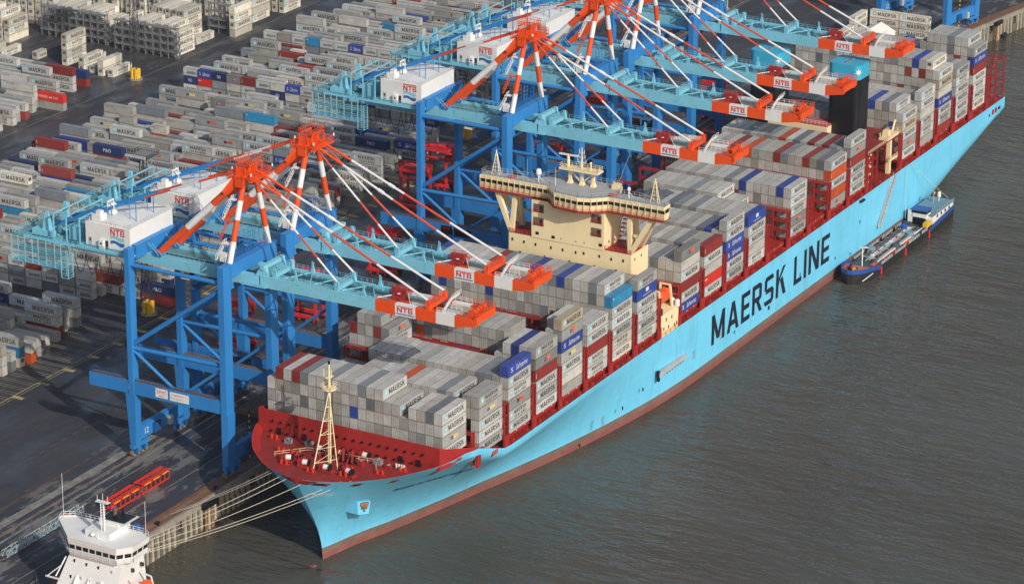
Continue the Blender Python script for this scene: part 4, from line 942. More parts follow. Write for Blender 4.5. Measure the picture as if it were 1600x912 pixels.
# diagonal lashing rods on a few low stacks
# ------------------------------------------------------------------ yard containers
YH = 3.02
yard = []
def ypick(r):
    x = r.random()
    for s_, p in (('M', .40), ('S', .06), ('g', .14), ('N', .09), ('D', .06), ('R', .03), ('V', .035), ('P', .05), ('F', .026), ('Y', .025), ('L', .010), ('Z', .015), ('W', .012), ('O', .008), ('B', .008), ('K', .006), ('X', .004)):
        x -= p
        if x < 0: return s_
    return 'M'
def visible(x, y, z, mgx=40, mgy=45):
    u_, v_ = pix(x, y, z); return -mgx < u_ < 1640 and -mgy < v_ < 960
ry = random.Random(5)
def stack(x, ytop, L, n, block, row, slot, fixed=None):
    for t in range(n):
        st = fixed[t] if fixed else ypick(ry)
        z = GZ+.02+t*YH
        if not visible(x, ytop-L/2, z): continue
        yard.append([(st, ry.choice((0, 1, 2, 2, 3)), L, YH), x+1.22, ytop, z, block, row, slot, t, t == n-1, n])
def hpick(r, w): 
    x = r.random()
    for k, p in enumerate(w):
        x -= p
        if x < 0: return k
    return 2
def block(name, x0, x1, y0, y1, w, first20=True, step=3.95):
    row = 0; x = x0
    while x < x1:
        if row == 0 and first20 or (row == 14 and name == 'C'):
            y = y1-ry.random()*2; s = 0
            while y-6.06 > y0: stack(x, y, 6.06, 3, name, row, s); y -= 6.3; s += 1
        else:
            y = y1-ry.random()*7; s = 0; lo = y0+ry.random()*7
            while y-12.19 > lo:
                if ry.random() < .12:
                    n = hpick(ry, w)
                    for k in range(2): stack(x, y-k*6.2, 6.06, max(1, n-(k and ry.random() < .5)), name, row, s)
                else: stack(x, y, 12.19, hpick(ry, w), name, row, s)
                y -= 12.55+(.6 if ry.random() < .1 else 0); s += 1
        x += step; row += 1
# rows beside the quay lane (seen whole), then the two big blocks, then the block across the road
for r_, (x, yr, n, L, cols) in enumerate(((41, 135, 3, 12.19, 'MgS'), (45, 134.8, 2, 12.19, 'Mg'), (49, 134.5, 3, 12.19, 'gMN'), (53, 134.4, 2, 12.19, 'DM'), (57, 134.3, 3, 12.19, 'WLM'), (61.2, 133.5, 2, 6.06, 'Og'), (65.4, 134.8, 2, 12.19, 'gN'), (69.6, 136.5, 1, 12.19, 'D'), (73.8, 138.0, 1, 12.19, 'g'), (78, 137.2, 1, 12.19, 'N'), (82.2, 139.5, 3, 12.19, 'RSM'), (86.4, 140.3, 2, 12.19, 'Ng'), (90.6, 139.0, 3, 12.19, 'DgM'))):
    stack(x, yr+L, L, n, 'A', r_, 0, cols)
    y = yr+L+.4
    for s in range(1, 4): stack(x, y+12.19, 12.19, hpick(ry, (.1, .3, .4, .2)), 'A', r_, s); y += 12.6
block('B', 111.9, 290, 124.5, 249.5, (.04, .24, .58, .14)); block('C', 304.9, 505, 137, 250, (.04, .24, .55, .17)); block('D', 176, 292, 270.5, 395, (.08, .34, .46, .12), False)
# row of drab boxes right by the quay lane that the cranes work
yard = [q for q in yard if not (q[4] == 'B' and q[5] < 2 and q[2] < 150) and not (q[4] == 'C' and q[1] > 430 and q[2] < 165) and not (q[4] == 'C' and q[1] > 470 and q[2] < 190) and not (abs(q[1]-309.5) < 6 and q[2] < 146)]
stack(119.5, 136.2, 12.19, 2, 'B', 2, 9, 'RZ'); 
for k, nm in enumerate(('H',)):
    stack(262, 282.9, 12.19, 2, 'D', 22, 9, 'gH')
yard = [q for q in yard if not (q[4] == 'D' and q[5] != 22 and abs(q[1]-263.2) < 3.5 and q[2] < 284)]
# exposure test and choice of the 300 that show largest
occ = {}
for q in yard: occ.setdefault((q[4], q[5], q[6]), []).append(q)
lead = {}
for q in yard:
    blk, row = q[4], q[5]
    front = [p for p in yard if False]
hmap = {}
for q in yard:
    key = (q[4], q[5]); hmap.setdefault(key, []).append((q[2]-q[0][2], q[2], q[9]))
def fronth(q):
    L = hmap.get((q[4], q[5]-1), []); y0, y1 = q[2]-q[0][2], q[2]; best = 9
    hs = [h for a, b, h in L if a < y1-3 and b > y0+3]; return (max(hs) if hs else 0)
kept = []
for q in yard:
    f = fronth(q); hide = f-1 > q[7]
    sc = (1.0 if q[7] >= f-0 else .5)+(.35 if q[8] else 0)+(.8 if q[7] >= f else 0)
    sc *= (q[0][2]/12.19)
    d2 = (q[1]-CAM_LOC[0])**2+(q[2]-CAM_LOC[1])**2
    u_, v_ = pix(q[1], q[2]-6, q[3]+1.5)
    if not (5 < u_ < 1595 and 2 < v_ < 905): sc *= .1
    if u_ > 520 or (190 < u_ < 460 and v_ > 385): sc *= .4
    kept.append((sc*1e6/d2, q))
kept.sort(key=lambda p: -p[0])
BN = dict(A='quay-side rows at the picture\'s left edge', B='block nearest the cranes', C='block beyond the cross aisle', D='block across the yard road')
BS = dict(A='small corner yard block', B='main yard block', C='farther yard block', D='yard block across road')
seen = {}
for _, q in kept[:300]:
    key, x, y, z, blk, row, slot, t, top, n = q
    k2 = (blk, row, slot, t); seen[k2] = seen.get(k2, 0)+1; half = ', quay half' if seen[k2] > 1 else ''
    lab = '%s, %s tier, %s row, %s slot, %s%s' % (SHORT[key[0]], ordn(t), ordn(row), ordn(slot), BS[blk], half)
    put('yard_container', key, x, y, z, -90, lab, 'dry containers in the yard blocks')
o = stuff_mesh('yard_containers', [(q[0], q[1], q[2], q[3], -90) for _, q in kept[300:]]); tag(o, 'remaining dry containers stacked in the yard blocks', 'containers', kind='stuff')
# ------------------------------------------------------------------ white reefers (long side toward the river)
ref = []
def reef(x, y, n, place, rot=0, styles=None, L=12.19):
    for t in range(n):
        st = styles[t % len(styles)] if styles else ry.choice('WWwq')
        yy = y if rot else y+1.22; xx = x+1.22 if rot else x
        ref.append(((st, ry.choice((0, 1, 2, 2, 3)), L, YH), xx, yy, GZ+.02+t*YH, rot, place, t, n))
def pl(k, what): return '%s stack of the %s' % (ordn(k), what)
for k in range(5): reef(358+.3*k, 284.2+k*3.35, 4, pl(k, 'five-stack white wall'))
reef(356.5, 277.6, 1, 'ground stack beside the five-stack wall'); reef(372.4, 270.6, 4, 'lone tall stack beside the road')
reef(309.2, 303.5, 4, 'lone tall stack before the long rack'); reef(304.8, 292.6, 2, 'second short stack from the tower base'); reef(312, 296.5, 1, 'single low stack behind the tower base'); reef(306.5, 289.0, 1, 'small ground stack between the short stacks', L=6.06)
reef(304.8, 283.9, 2, 'short two-high stack nearest the road'); reef(305.2, 279.8, 1, 'ground stack beside the yellow tower base')
reef(304.4, 330.4, 1, 'ground stack at the picture edge'); reef(310, 318, 1, 'ground stack before the long grey rack', L=6.06)
for k in range(3): reef(305+k*1.5, 338+k*3.3, 4-(k % 2), pl(k, 'group at the picture edge'))
for k in range(15): reef(349, 339+k*3.35, 4 if k % 6 != 4 else 3, pl(k, 'wall past the long rack'))
for k in range(10): reef(323, 341+k*3.35, 3+(k % 2), pl(k, 'edge wall before the long rack'))
for k in range(9): reef(341.5, 308+k*3.3, 4 if k % 4 else 3, pl(k, 'row behind the long rack'))
for k in range(8): reef(339.5, 275+k*3.3, 4 if k % 3 else 3, pl(k, 'row behind the roadside rack'))
for k in range(16): reef(375+1.2*(k % 2), 301+k*3.35, 4 if k % 5 != 3 else 3, pl(k, 'wall behind the five-stack wall'))
for k in range(14): reef(393+1.2*(k % 3), 276+k*3.35, 4 if k % 4 else 3, pl(k, 'rearmost white wall'))
for k in range(3): reef(411, 273+k*3.4, 4, pl(k, 'white trio by the road'))
for k in range(2): reef(503.6, 62.2-k*12.35, 3, ('corner' if k == 0 else 'quay-side')+' stack of the screen by the tent', -90, 'WWW')
reef(490.2, 62.7, 3, 'tall end of the screen arm by tent', 0, 'WWW'); reef(477.6, 62.7, 2, 'low end of the screen arm by tent', 0, 'WWW')
kind_n = 0
for key, x, y, z, rot, place, t, n in ref:
    if not visible(x+6, y, z+1.5, 10, 12): continue
    put('reefer_container', key, x, y, z, rot, '%s, %s tier, %s' % (SHORT[key[0]], 'only' if n == 1 else 'top' if t == n-1 else ordn(t), place), 'white refrigerated containers')

# ================================================================== SHIP-TO-SHORE CRANES
def make_crane():
    X0 = 21.0; O = (33.7, 54.0, GZ)
    root = empty('gantry_crane', O, '', 'crane', 'blue and orange quay cranes')
    def P(mb_, name, parent=None, smooth=False): return mb_.obj(name, parent or root, O, smooth)
    fr = ((X0, 1), (X0+25.4, -1))       # front and rear frame, inward direction
    def xr(f, a): return f[0]+f[1]*a
    def bx(mb_, f, a0, a1, y0, y1, z0, z1, mat): x = sorted((xr(f, a0), xr(f, a1))); return mb_.box(x[0], x[1], y0, y1, z0, z1, mat)
    YW, YL = 39.6, 69.2
    for f in fr:
        m = MB(); bx(m, f, 0, 3.5, YW-.9, YW+.9, 26, 67.2, 'crane_blue'); P(m, 'leg')
        m = MB(); bx(m, f, 0, 2.6, YL-.75, YL+.75, 26, 67, 'crane_blue'); P(m, 'leg')
        for yc, w in ((YW, 3.5), (YL, 2.6)):
            m = MB(); x = sorted((xr(f, 0.02), xr(f, w-.02)))
            m.taper((x[0], x[1], yc-.9, yc+.9, 11.6), (x[0], x[1], yc-1.2, yc+(1.9 if yc > 50 else .9), 26.05), 'crane_blue'); P(m, 'lower_leg')
        m = MB(); bx(m, f, .25, 2.3, YW+.8, 83, 26.1, 29.8, 'crane_blue'); sb = P(m, 'portal_beam')
        m = MB(); m.rail([(xr(f, .35), YW+1.2, 29.8), (xr(f, .35), 67.8, 29.8)], 'crane_dark', 1.1, 1.5, .07); m.rail([(xr(f, .35), 70.4, 29.8), (xr(f, .35), 82.9, 29.8), (xr(f, 2.2), 82.9, 29.8), (xr(f, 2.2), 70.4, 29.8)], 'crane_dark', 1.1, 1.5, .07); m.box(min(xr(f, .4), xr(f, 2.2)), max(xr(f, .4), xr(f, 2.2)), YW+1, 82.8, 29.8, 29.86, 'hatch_brown'); P(m, 'walkway_rail', sb)
        def br(a, b, r=.55):
            m_ = MB(); m_.tube((xr(f, 1.25), *a), (xr(f, 1.25), *b), r, 'crane_blue', 10); P(m_, 'brace', smooth=True)
        br((YL-.6, 62.4), (YW+.8, 62.4), .6); br((YL-.6, 40.2), (YW+.8, 60.6), .65); br((YL-.6, 39.0), (YW+.8, 39.4), .6); br((YL-.6, 38.2), (56.4, 29.9), .45); br((YW+.8, 38.6), (51.6, 29.9), .45)
    for yc, w in ((YW, 1.05), (YL, .9)):
        m = MB(); m.box(X0+3.4, X0+22, yc-w, yc+w, 63.4, 67.1, 'crane_blue'); tb = P(m, 'cross_beam')
        m = MB(); m.rail([(X0+3.6, yc+w-.1, 67.1), (X0+21.8, yc+w-.1, 67.1)], 'crane_blue', 1.3, 1.3, .08); P(m, 'walkway_rail', tb)
        # bogies along the rail
        m = MB(); m.box(X0+.6, X0+24.8, yc-.75, yc+.75, 12.2, 16.0, 'crane_blue'); P(m, 'sill_beam')
        for xa in (X0-.6, X0+19.0):
            b = MB(); b.box(xa, xa+7.0, yc-.6, yc+.6, 10.4, 11.5, 'crane_blue').box(xa+2.4, xa+4.6, yc-.5, yc+.5, 11.4, 12.3, 'crane_dark')
            for k in range(2): b.taper((xa+.2+k*3.6, xa+3.2+k*3.6, yc-.55, yc+.55, 9.0), (xa+.9+k*3.6, xa+2.5+k*3.6, yc-.5, yc+.5, 10.4), 'crane_blue').box(xa+.3+k*3.6, xa+1.4+k*3.6, yc-1.1, yc-.55, 9.2, 10.3, 'crane_dark')
            bo = P(b, 'bogie')
            for k in range(4):
                w_ = MB(); w_.tube((xa+.8+k*1.8, yc-.35, GZ+.62), (xa+.8+k*1.8, yc+.35, GZ+.62), .5, 'steel_grey', 12); P(w_, 'wheel', bo)
            w_ = MB(); w_.box(xa-.6 if xa < X0+5 else xa+7, xa+.1 if xa < X0+5 else xa+7.6, yc-.4, yc+.4, 9.0, 9.8, 'pile_rust'); P(w_, 'buffer', bo)
        m = MB(); m.box(X0+8, X0+11, yc-1.6, yc-.8, 12.4, 15, 'crane_dark').box(X0+15, X0+16.6, yc-1.7, yc-.8, 12.2, 14.6, 'pale_steel'); P(m, 'drive_cabinet')
    for xx in (X0+3.4, X0+20.4):
        m = MB(); m.taper((xx, xx+1.6, YW-1.02, YW+1.02, 60.4), (xx, xx+.2 if xx < X0+9 else xx+1.6, YW-1.02, YW+1.02, 63.42), 'crane_blue'); P(m, 'gusset')
    m = MB(); m.striped((X0+14, YW+1.5, 8.6), (X0+14, YW+1.5, 22), .2, [k/16 for k in range(1, 16)], ('yellow', 'black'), 6); P(m, 'striped_post')
    # trolley girders and hinged boom: two box girders
    GX = (X0+8.0, X0+16.2)
    for k, gx in enumerate(GX):
        m = MB(); m.box(gx, gx+1.5, 33.2, 107, 60.7, 63.65, 'turquoise'); P(m, 'girder')
        segs = [(32.6, -2.3, 'turquoise'), (-2.3, -8.2, 'orange'), (-8.2, -14.2, 'white_paint'), (-14.2, -20.2, 'orange'), (-20.2, -25.6, 'white_paint')]
        m = MB()
        for a, b, mt in segs: m.box(gx, gx+1.5, b, a, 60.75, 63.85, mt)
        m.hexa([(gx, -25.6, 60.75), (gx, -31.6, 61.9), (gx+1.5, -31.6, 61.9), (gx+1.5, -25.6, 60.75), (gx, -25.6, 63.85), (gx, -31.6, 63.6), (gx+1.5, -31.6, 63.6), (gx+1.5, -25.6, 63.85)], 'orange')
        bo = P(m, 'boom_girder')
        m = MB()
        side = gx+.15 if k == 0 else gx+1.35
        m = MB(); m.rail([(side, 32, 63.9), (side, -2.3, 63.9)], 'turquoise', 1.2, 1.6, .06); P(m, 'walkway_rail', bo)
        m = MB(); m.rail([(side, -2.6, 63.9), (side, -8, 63.9)], 'orange_dull', 1.2, 1.4, .08); m.rail([(side, -20.4, 63.9), (side, -25.4, 63.9)], 'white_paint', 1.2, 1.3, .08); P(m, 'walkway_rail', bo)
        m = MB(); m.rail([(side, 66, 63.7), (side, 42, 63.7)], 'turquoise', 1.2, 1.6, .08); P(m, 'walkway_rail', root)
        for y0 in (22, 1.5):    # upright fins
            m = MB(); m.taper((gx+.5, gx+1.0, y0-.65, y0+.65, 63.8), (gx+.6, gx+.9, y0-.3, y0+.3, 65.4), 'turquoise').box(gx+.62, gx+.88, y0-.28, y0-.1, 65.3, 66.6, 'turquoise').box(gx+.62, gx+.88, y0+.1, y0+.28, 65.3, 66.9, 'turquoise'); P(m, 'boom_fin', bo)
        m = MB()
        for y0 in range(30, -20, -5): m.beam((gx+(1.5 if k == 0 else 0), y0, 63.6), (gx+(2.6 if k == 0 else -1.1), y0, 63.3), .25, .25, 'turquoise' if y0 > -2 else 'orange_dull')
        P(m, 'bracket', bo)
    # inner walkways
    m = MB(); m.box(GX[0]+1.55, GX[0]+2.2, -25, 32, 61.6, 61.7, 'pile_rust'); P(m, 'trolley_rail')
    m = MB(); m.box(GX[1]-1.2, GX[1]-.05, -25, 32, 63.2, 63.3, 'turq_deck'); m.rail([(GX[1]-1.2, 31, 63.3), (GX[1]-1.2, -20, 63.3)], 'turquoise', 1.2, 1.6, .07); P(m, 'boom_walkway')
    m = MB(); m.box(GX[0]+4.2, GX[1], 36, 92, 63.0, 63.2, 'turq_deck'); P(m, 'girder_deck')
    for y0 in (28.5, 9.5, -17.6):
        mt = 'turquoise' if y0 > 0 else 'orange'
        m = MB(); m.box(GX[0]+.2, GX[1]+1.3, y0-.55, y0+.55, 63.8, 64.9 if y0 > -30 else 63.5, mt)
        for gx in GX: m.taper((gx+.3, gx+1.2, y0-.7, y0+.7, 63.8), (gx+.5, gx+1.0, y0-.3, y0+.3, 66.3 if y0 > -30 else 64.6), mt)
        cb = P(m, 'boom_tie')
        m = MB(); m.rail([(GX[0]+.3, y0-.6, 64.9), (GX[1]+1.2, y0-.6, 64.9)], mt if y0 > 0 else 'orange', 1.2, 1.3, .09); m.rail([(GX[0]+.3, y0+.6, 64.9), (GX[1]+1.2, y0+.6, 64.9)], mt, 1.2, 1.3, .09); P(m, 'walkway_rail', cb)
    for (ya, yb, mt) in ((26, 18, 'turquoise'), (17, 9.9, 'turquoise'), (8.5, -1.5, 'turquoise'), (-2, -12, 'white_paint')):
        m = MB(); m.tube((GX[0]+1.2, ya, 63.9), (GX[1]+.3, (ya+yb)/2, 63.9), .16, mt, 6).tube((GX[1]+.3, (ya+yb)/2, 63.9), (GX[0]+1.2, yb, 63.9), .16, mt, 6); P(m, 'boom_bracing')
    # hinge frame
    m = MB(); m.box(GX[0]-.2, GX[1]+1.7, 31.2, 32.4, 65.6, 66.7, 'turquoise')
    for gx in GX: m.taper((gx+.1, gx+1.4, 30.2, 34, 63.7), (gx+.3, gx+1.2, 31.2, 32.6, 66.6), 'turquoise')
    P(m, 'hinge_frame')
    m = MB(); m.box(GX[0]-1.6, GX[0]-.1, 30, 37.5, 61.2, 61.35, 'turquoise'); m.rail([(GX[0]-1.6, 30, 61.35), (GX[0]-1.6, 37.5, 61.35)], 'turquoise', 1.2, 1.2, .09); P(m, 'hinge_platform')
    # boom tip
    m = MB(); m.box(GX[0], GX[1]+1.5, -32.0, -31.2, 62.5, 64.3, 'orange').box(GX[0]+2, GX[0]+3.2, -30.4, -28.6, 63.5, 65.2, 'orange').box(GX[1]-1.2, GX[1], -30.2, -28.8, 63.5, 65.4, 'orange').box(GX[0]+4.6, GX[0]+5.6, -29.9, -28.8, 63.5, 65.0, 'orange_dull')
    m.rail([(GX[0], -32.0, 64.3), (GX[1]+1.5, -32.0, 64.3), (GX[1]+1.5, -24.4, 64)], 'orange', 1.3, 1.1, .1); m.rail([(GX[0], -32.0, 64.3), (GX[0], -27.4, 64)], 'orange', 1.3, 1.1, .1)
    for k in range(4): m.tube((GX[0]+2+k*1.6, -29.7, 64.8), (GX[0]+2.5+k*1.6, -29.7, 64.8), .7, 'orange', 12)
    P(m, 'boom_tip')
    m = MB(); m.box(GX[0]+1.6, GX[0]+4.2, -26.4, -21, 63.4, 63.6, 'pale_steel').box(GX[0]+4.3, GX[1]-.2, -26.4, -21, 63.3, 63.45, 'pile_pale'); m.rail([(GX[0]+4.2, -21, 63.6), (GX[0]+4.2, -25.4, 63.6)], 'white_paint', 1.2, 1.3, .09); P(m, 'tip_walkway')
    m = MB(); m.beam((GX[0]+.7, -21.8, 63.9), (GX[0]+5, -21.8, 66.0), .5, .4, 'white_paint').beam((GX[0]+5, -21.8, 66.0), (GX[1]+.8, -21.8, 66.3), .5, .4, 'white_paint'); m.rail([(GX[0]+.7, -22.4, 64.2), (GX[0]+5, -22.4, 66.3), (GX[1]+.8, -22.4, 66.5)], 'white_paint', 1.1, 1.0, .08); P(m, 'stair_bridge')
    m = MB(); m.box(GX[1]-1.6, GX[1]-.1, -7.5, -3.2, 63.4, 65.0, 'red_steel').box(GX[0]+3, GX[0]+5.5, -8, -5, 63.4, 64.2, 'red_steel'); m.rail([(GX[1]-1.6, -7.5, 65), (GX[1]-1.6, -3.2, 65)], 'orange_dull', 1.1, 1.1, .08); P(m, 'sheave_block')
    # NTB marks on the boom
    m = MB()
    gx = GX[0]
    m.face([(gx-.02, -11.05+2.6, 61.15), (gx-.02, -11.05-2.8, 61.15), (gx-.02, -11.05-2.8, 61.45), (gx-.02, -11.05+2.6, 61.45)], 'logo_blue')
    block_text(m, 'NTB', (gx-.03, -8.8, 61.75), (0, -4.6, 0), (0, 0, 1.35), (-1, 0, 0), 'logo_red', .12)
    m.box(gx-.04, gx-.03, -13.4, -8.8, 63.2, 63.42, 'logo_red')
    P(m, 'boom_logo')
    # trolley and cab
    m = MB(); m.box(GX[0]+1.6, GX[1]-.1, 50, 56, 60.2, 61.0, 'pile_rust').box(GX[0]+2, GX[0]+4.4, 56.4, 59, 57.6, 60.2, 'white_paint').box(GX[0]+1.95, GX[0]+4.45, 56.35, 58, 58.4, 59.4, 'dark_glass'); P(m, 'trolley')
    m = MB()
    for dx in (2.6, 6.8):
        for y0 in (51, 55): m.tube((GX[0]+dx, y0, 60.2), (GX[0]+dx, y0, 57), .05, 'black', 4)
    m.box(GX[0]-1.4, GX[1]+2.9, 52, 54, 56.4, 57.1, 'crane_dark'); P(m, 'spreader')
    # A-frame mast
    ax = (X0+12.0, X0+15.6)
    for x1, x2 in ((X0+4.6, ax[0]-.6), (X0+23.4-.4, ax[1]+.6)):
        m = MB(); m.striped((x1, YW, 67.0), (x2, 38.9, 89.0), .78, (.25, .50, .72), ('white_paint', 'orange', 'white_paint', 'orange'), 12); P(m, 'mast_leg', smooth=True)
    m = MB(); m.box(X0+4.4, X0+6, YW+1.1, YW+3, 67.1, 69.3, 'white_paint'); P(m, 'electric_house')
    m = MB(); m.box(ax[0]-2.0, ax[1]+2.0, 36.2, 41.8, 88.4, 88.9, 'orange').box(ax[0]-1, ax[0]-.2, 38.4, 40.8, 88.9, 91.0, 'orange').box(ax[1]+.2, ax[1]+1, 38.4, 40.8, 88.9, 91.0, 'orange').box(ax[0]-.8, ax[1]+.8, 36.9, 37.5, 91.9, 92.2, 'orange').box(ax[0]-.8, ax[1]+.8, 40.6, 41.2, 91.9, 92.2, 'orange').box(ax[0]-1.2, ax[0]-.9, 36.8, 37.1, 88.8, 92.2, 'orange').box(ax[1]+.9, ax[1]+1.2, 36.8, 37.1, 88.8, 92.2, 'orange').box(ax[0]-1.2, ax[0]-.9, 40.9, 41.2, 88.8, 92.2, 'orange').box(ax[1]+.9, ax[1]+1.2, 40.9, 41.2, 88.8, 92.2, 'orange').box(ax[0]-2.8, ax[0]-1.6, 38, 40.6, 86.4, 89, 'orange').box(ax[1]+1.6, ax[1]+2.8, 38, 40.6, 86.4, 89, 'orange')
    for k in range(5): m.tube((ax[0]+k*.9, 39.8, 90), (ax[0]+.35+k*.9, 39.8, 90), 1.15, 'orange', 12)
    m.beam((ax[0]-2, 41, 88.6), (ax[0]-3, 44, 84.4), .9, 1.0, 'orange').beam((ax[1]+2, 41, 88.6), (ax[1]+2, 44, 84.6), .9, 1.0, 'orange')
    ap = P(m, 'mast_head')
    m = MB(); m.rail([(ax[0]-3.2, 35.2, 88.9), (ax[1]+3.2, 35.2, 88.9), (ax[1]+3.2, 42.6, 88.9), (ax[0]-3.2, 42.6, 88.9), (ax[0]-3.2, 35.2, 88.9)], 'orange', 1.4, 1.1, .1); m.rail([(ax[0]-1.2, 36.8, 92.2), (ax[1]+1.2, 36.8, 92.2), (ax[1]+1.2, 41.2, 92.2), (ax[0]-1.2, 41.2, 92.2), (ax[0]-1.2, 36.8, 92.2)], 'orange', 1.3, 1.1, .1)
    for q in ((ax[0]-2.6, 36), (ax[1]+2.4, 42)): m.tube((*q, 88.9), (*q, 93.5), .08, 'orange', 5)
    m.box(ax[0]-3.4, ax[1]+3.4, 34.9, 36.2, 88.5, 88.7, 'orange').box(ax[0]-3.4, ax[1]+3.4, 41.8, 42.8, 88.5, 88.7, 'orange'); P(m, 'mast_rail', ap)
    for x_, y_ in ((ax[0]-3.2, 35.2), (ax[1]+3.2, 35.2), (ax[0]-.5, 42.8)):
        m = MB(); m.tube((x_, y_, 90.2), (x_, y_, 90.9), .22, 'white_paint', 8); P(m, 'beacon', ap)
    # stairs hung on the mast leg
    for z0, z1, mt in ((67.5, 72, 'white_paint'), (72.4, 77.4, 'orange_dull'), (77.8, 83, 'white_paint')):
        m = MB(); t0, t1 = (z0-67)/22, (z1-67)/22; a = Vector((X0+4.6, YW+1.2, 67)).lerp(Vector((ax[0]-.6, 40.2, 89)), t0); b = Vector((X0+4.6, YW+1.2, 67)).lerp(Vector((ax[0]-.6, 40.2, 89)), t1)
        a = a+Vector((-.6, 2.6, 0)); b = b+Vector((-.4, .9, 0))
        for dx in (-.45, .45):
            for dz in (0, 1.2): m.beam(a+Vector((dx, 0, dz)), b+Vector((dx, 0, dz)), .1, .1, mt)
            for k in range(6): c = a.lerp(b, k/5)+Vector((dx, 0, 0)); m.beam(c, c+Vector((0, 0, 1.2)), .08, .08, mt, up=(1, 0, 0))
        for k in range(9): c = a.lerp(b, k/8); m.box(c.x-.45, c.x+.45, c.y-.15, c.y+.15, c.z, c.z+.06, mt)
        m.box(b.x-.9, b.x+.9, b.y-1.2, b.y+.9, b.z-.1, b.z, mt); P(m, 'mast_stair')
    # forestays and backstays
    for k, gx in enumerate(GX):
        top = Vector((ax[k], 37.6, 89.4))
        m = MB(); m.striped(top, (gx+.75, 9.6, 66.2), .27, (.36, .66), ('orange_dull', 'white_stay', 'orange_dull') if False else ('orange_dull', 'white_stay'), 8); m2 = m
        m2 = MB(); m2.striped(top, (gx+.75, 9.6, 66.2), .27, (.24, .56, .78), ('orange_dull', 'white_stay', 'orange_dull', 'white_stay'), 8); P(m2, 'forestay', smooth=True)
        m2 = MB(); m2.striped(top, (gx+.75, -17.4, 66.2), .33, (.18, .47, .72), ('orange', 'white_stay', 'orange_dull', 'white_stay'), 8)
        c = top.lerp(Vector((gx+.75, -17.4, 66.2)), .4); d = (Vector((gx+.75, -17.4, 66.2))-top).normalized(); m2.tube(c-d*.9, c+d*.9, .5, 'white_stay', 8); P(m2, 'forestay', smooth=True)
        m = MB(); m.striped((ax[k]+(-1.5 if k == 0 else 1.5), 40.6, 87.4), (gx+.75, 64.6, 64.2), .95, (.30, .63), ('orange', 'white_paint', 'orange'), 12); P(m, 'mast_prop', smooth=True)
        m = MB(); m.box(gx-.4, gx+1.9, 63.4, 66, 63.6, 64.6, 'crane_blue').beam((gx-.9, 62.6, 64), (gx-.4, 66.2, 66.8), .12, .12, 'turquoise').beam((gx-.9, 63.8, 64), (gx-.4, 67.4, 66.8), .12, .12, 'turquoise'); P(m, 'prop_foot')
        b0 = Vector((ax[k], 41, 90.2)); b1 = Vector((gx+.75, 99, 66))
        m = MB(); m.striped(b0, b0.lerp(b1, .5), .28, (.42, .72), ('orange', 'white_stay', 'orange_dull'), 8); P(m, 'backstay', smooth=True)
        m = MB(); m.beam(b0.lerp(b1, .5), b1, .5, .75, 'crane_blue'); P(m, 'backstay_link')
    for y0 in (72, 80):
        t = (y0-41)/58
        for xx in (X0+9, X0+17):
            m = MB(); m.tube((xx, y0, 64.5), (xx, y0, 90.2-24.2*t), .14, 'crane_blue', 6).tube((xx, y0+2, 64.5), (xx, y0+2, 90-24.2*t), .1, 'crane_blue', 6); P(m, 'stay_post')
    # machinery house
    m = MB(); H = (X0+3.0, X0+22.6, 69.9, 84.2, 64.9, 71.4)
    m.box(*H, 'white_paint'); m.hexa([(H[0], H[2], 71.4), (H[1], H[2], 71.4), (H[1], H[3], 71.4), (H[0], H[3], 71.4), (H[0]+.3, H[2]+6, 72.0), (H[1]-.3, H[2]+6, 72.0), (H[1]-.3, H[3]-6, 72.0), (H[0]+.3, H[3]-6, 72.0)], 'white_paint'); mh = P(m, 'machinery_house')
    m = MB(); m.box(H[0]-1.4, H[1]+1.2, 68.6, 86.5, 64.1, 64.5, 'turquoise').box(H[0]-1.4, H[0]-.1, 68.6, 104, 63.9, 64.3, 'turquoise'); P(m, 'house_deck')
    m = MB(); m.rail([(H[0]-1.3, 86, 64.5), (H[0]-1.3, 69, 64.5)], 'turquoise', 1.2, 1.4, .09); m.rail([(H[0], H[3], 71.45), (H[0], H[2], 71.45), (H[1], H[2], 71.45)], 'white_paint', 1.2, 1.4, .07); P(m, 'house_rail', mh)
    m = MB(); block_text(m, 'NTB', (H[0]-.03, 76.2, 68.85), (0, -4.6, 0), (0, 0, 1.75), (-1, 0, 0), 'logo_red', .12); m.box(H[0]-.05, H[0]-.03, 71.6, 76.2, 70.75, 71.0, 'logo_red')
    for k, (mt, z) in enumerate((('logo_cyan', 67.7), ('logo_blue', 66.3))):
        for j in range(8):
            y_a, y_b = 76.2-j*.55, 76.2-(j+1)*.55; f_ = lambda y: .4*math.sin((76.2-y)*1.35)
            m.face([(H[0]-.03, y_a, z+f_(y_a)), (H[0]-.03, y_b, z+f_(y_b)), (H[0]-.03, y_b, z+.95+f_(y_b)*.6), (H[0]-.03, y_a, z+.95+f_(y_a)*.6)], mt)
    P(m, 'house_logo', mh)
    m = MB(); m.box(H[0]-.06, H[0]+.1, 82.2, 83.3, 65.0, 67.3, 'pale_steel'); m.box(H[0]-.09, H[0]-.05, 82.5, 83.0, 66.2, 66.9, 'black'); P(m, 'door', mh)
    m = MB(); m.box(H[0]-1.0, H[0]-.02, 78.0, 79.4, 64.6, 67.2, 'white_paint').box(H[0]-.06, H[0]+.05, 77.0, 77.9, 64.8, 67.0, 'black').box(H[0]-1.03, H[0]-.99, 78.4, 78.9, 66, 66.6, 'black'); P(m, 'cabinet', mh)
    m = MB(); m.box(H[0]+1.2, H[0]+1.9, 69.84, 70.0, 66.2, 67.1, 'black').box(H[0]+14, H[0]+15, 69.84, 70.0, 65.6, 67.4, 'pale_steel'); P(m, 'window', mh)
